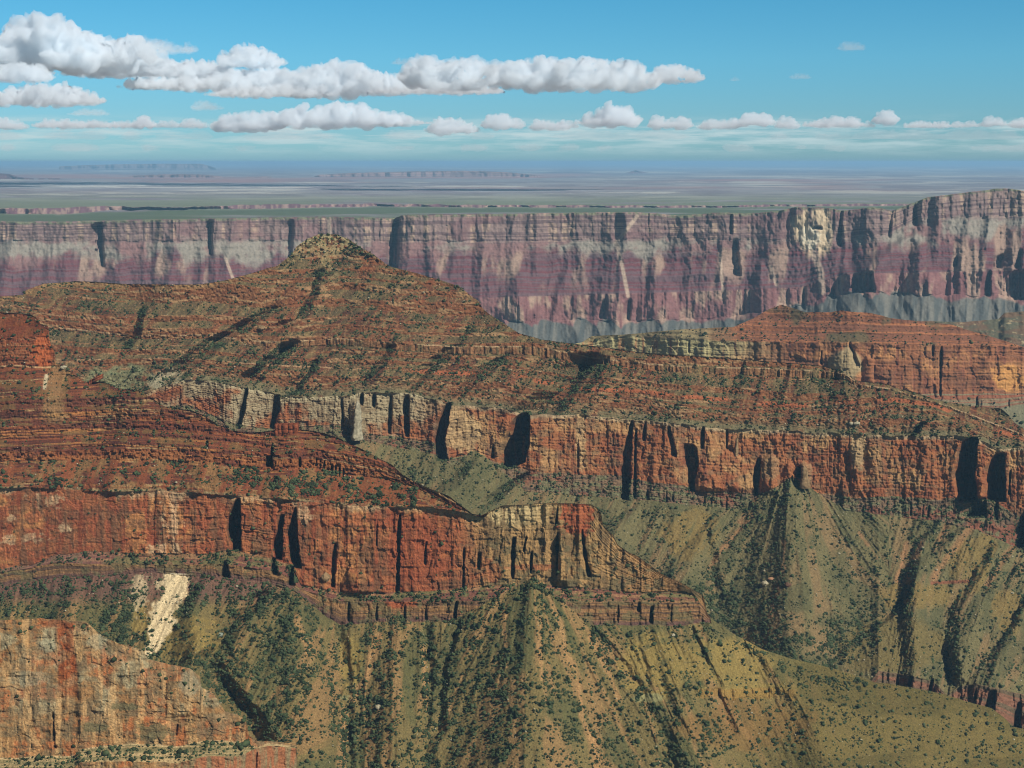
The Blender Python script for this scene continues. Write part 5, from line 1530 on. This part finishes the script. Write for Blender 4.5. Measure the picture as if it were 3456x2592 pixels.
UP = 'white clouds in the upper bank'
LO = 'small clouds in the low distant row'
CL = [
    ('towering white cloud at the top left corner of the sky', D((-60, 110), (-30, 70), (20, 58), (60, 40), (130, 28), (165, 52), (190, 75), (240, 72), (330, 96)), 140, 27000, 0),
    ('short bright cloud below the towering one at the left edge', D((-40, 160), (0, 140), (45, 130), (85, 138), (110, 160)), 172, 25000, 0),
    ('low ragged cloud at the left edge under the short bright one', D((-40, 205), (20, 188), (70, 180), (140, 178), (200, 200), (228, 216)), 222, 24500, 0),
    ('long grey based cloud right of the towering one', D((110, 160), (200, 140), (330, 120), (400, 128), (480, 134), (500, 150)), 163, 28500, 0),
    ('pale cloud hanging below the long grey based one', D((250, 190), (300, 165), (400, 160), (500, 150), (580, 140), (640, 150), (655, 170)), 190, 27500, 0),
    ('small rounded cloud floating alone above the middle of the bank', D((475, 135), (500, 98), (540, 96), (580, 105), (615, 135)), 141, 27500, 0),
    ('bright heaped cloud left of centre in the bank', D((635, 170), (655, 140), (710, 128), (770, 130), (790, 150), (850, 152), (900, 175), (960, 190)), 197, 26500, 0),
    ('low flat cloud under the bright heaped one', D((440, 205), (500, 185), (590, 178), (700, 180), (715, 200)), 207, 26000, 0),
    ('thin flat cloud beneath the right end of the bank', D((720, 205), (790, 195), (900, 180), (1000, 172), (1050, 180), (1090, 192)), 200, 25500, 0),
    ('white cloud with two domes over the middle of the sky', D((880, 165), (905, 120), (950, 114), (985, 126), (1020, 122), (1060, 130), (1110, 126), (1150, 150)), 183, 22500, 0),
    ('long white cloud with scalloped domes ending the bank', D((1110, 160), (1130, 124), (1180, 122), (1220, 130), (1270, 122), (1310, 128), (1350, 125), (1380, 140), (1420, 165)), 186, 22500, 0),
    ('wedge shaped cloud at the right tip of the bank', D((1415, 150), (1430, 134), (1460, 136), (1500, 150), (1520, 165)), 173, 23000, 0),
    ('thin grey cloud trailing from the towering one', D((255, 100), (290, 76), (340, 80), (370, 88), (410, 95), (425, 103)), 112, 27200, 1),
    ('small dark cloud scrap alone high at the upper right', D((1808, 100), (1820, 90), (1845, 86), (1862, 94), (1868, 104)), 107, 20000, 2),
    ('faint grey shred of cloud lowest of the three scraps on the right', D((1576, 172), (1588, 164), (1600, 172)), 174, 21000, 2),
    ('flat grey shred of cloud between the two other scraps on the right', D((1708, 162), (1722, 157), (1740, 158), (1755, 167)), 169, 21000, 2),
    ('grey scrap of cloud left of the two domed cloud', D((845, 135), (860, 124), (890, 126), (900, 134)), 138, 24000, 2),
    ('grey scrap of cloud between the bank and the low row', D((415, 228), (430, 214), (455, 216), (482, 230)), 236, 26000, 2),
    ('grey scrap of cloud over the left end of the low row', D((145, 245), (180, 232), (220, 234), (240, 246)), 248, 26000, 2),
]
LOW = [
    ('low row cloud cut by the left edge of the sky', (-40, 262), (5, 250), (40, 256), (62, 270)), ('long low row cloud above the left hills', (70, 268), (100, 254), (160, 256), (240, 258), (285, 258), (318, 244), (332, 262)),
    ('small low row cloud between two longer ones on the left', (388, 268), (405, 250), (430, 256), (450, 268)), ('bumpy low row cloud starting its longest stretch', (455, 272), (480, 242), (520, 240), (560, 232), (600, 236)),
    ('high white heap of the low row over the pointed peak', (590, 262), (620, 222), (650, 218), (665, 240), (680, 214), (720, 216), (790, 218), (815, 236), (870, 250)),
    ('second heap right of the high white one in the low row', (800, 262), (840, 236), (870, 242), (900, 252), (930, 262)), ('round low row cloud right of the long stretch', (920, 275), (950, 250), (990, 252), (1015, 262), (1035, 278)),
    ('domed low row cloud over the middle of the far rim', (1040, 268), (1060, 245), (1090, 242), (1120, 252), (1134, 268)), ('pair of small domes in the low row', (1143, 272), (1160, 254), (1185, 256), (1200, 262), (1215, 256), (1230, 270)),
    ('tallest billowing cloud of the low row', (1240, 262), (1275, 240), (1300, 224), (1330, 214), (1362, 222), (1368, 250), (1378, 262)), ('stepped low row cloud right of the tallest', (1398, 268), (1420, 241), (1445, 256), (1475, 244), (1495, 268)),
    ('narrow low row cloud beginning the right hand stretch', (1506, 270), (1525, 254), (1560, 256), (1590, 252)), ('widest bright low row cloud on the right', (1580, 262), (1605, 242), (1640, 237), (1662, 244), (1672, 262)),
    ('domed low row cloud next to the widest bright one', (1675, 266), (1690, 248), (1710, 250), (1728, 268)), ('flat low row cloud with a few knobs', (1735, 264), (1760, 256), (1800, 248), (1830, 252), (1845, 246), (1866, 266)),
    ('small tower cloud standing above the low row on the right', (1884, 258), (1895, 244), (1910, 230), (1928, 236), (1932, 254)), ('thin knobbly low row cloud near the right edge', (1955, 264), (1985, 258), (2010, 262), (2040, 258), (2052, 268)),
    ('ragged low row cloud in the wide gap left of the bumpy stretch', (330, 268), (345, 258), (360, 261), (375, 256), (390, 268)), ('tiny low row cloud between the domed one and the knobbly one', (1866, 266), (1874, 259), (1884, 262), (1890, 267)),
    ('broken low row cloud between the knobbly one and the last bright one', (2050, 267), (2068, 259), (2085, 263), (2100, 257), (2118, 267)), ('squat low row cloud tucked left of the tallest one', (1200, 268), (1215, 259), (1232, 256), (1248, 266)),
    ('last bright low row cloud by the right edge', (2118, 264), (2135, 248), (2155, 250), (2175, 262)), ('low row cloud cut by the right edge of the sky', (2175, 266), (2205, 250), (2240, 252), (2260, 266)),
]
for i_, (lab, hp, bs_, Yc, kind) in enumerate(CL):
    cloud(lab, hp, bs_ * S_, Yc, mat=(cm if kind == 0 else cm2), seed=i_ + 1, thick=1.4, group=UP if kind < 2 else 'grey scraps of cloud')
for i_, it in enumerate(LOW):
    hp = D(*it[1:])
    cloud(it[0], hp, (max(p[1] for p in it[1:]) + 6) * S_, 62000, mat=cm3, seed=60 + i_, thick=.5, det=.6, group=LO)

cm4 = cm.copy()
cm4.name = 'veil_vapour'
for n in cm4.node_tree.nodes:
    if n.type == 'PRINCIPLED_VOLUME':
        n.inputs['Density'].default_value = 0.00022
r4 = random.Random(3)
for lab, ya, yb, Yv in (('long translucent bank of low cloud just under the row of small white clouds', 272, 300, 70000), ('faint lowest veil of cloud just above the desert horizon', 304, 326, 90000)):
    hp = [(xx, (yb - (yb - ya) * r4.choice((.15, .3, .5, .8, 1.0)))) for xx in range(-60, 2290, 38)]
    hp[0] = (hp[0][0], yb - 3)
    hp[-1] = (hp[-1][0], yb - 3)
    cloud(lab, D(*hp), yb * S_, Yv, mat=cm4, seed=90 + ya, thick=.06, det=.8)
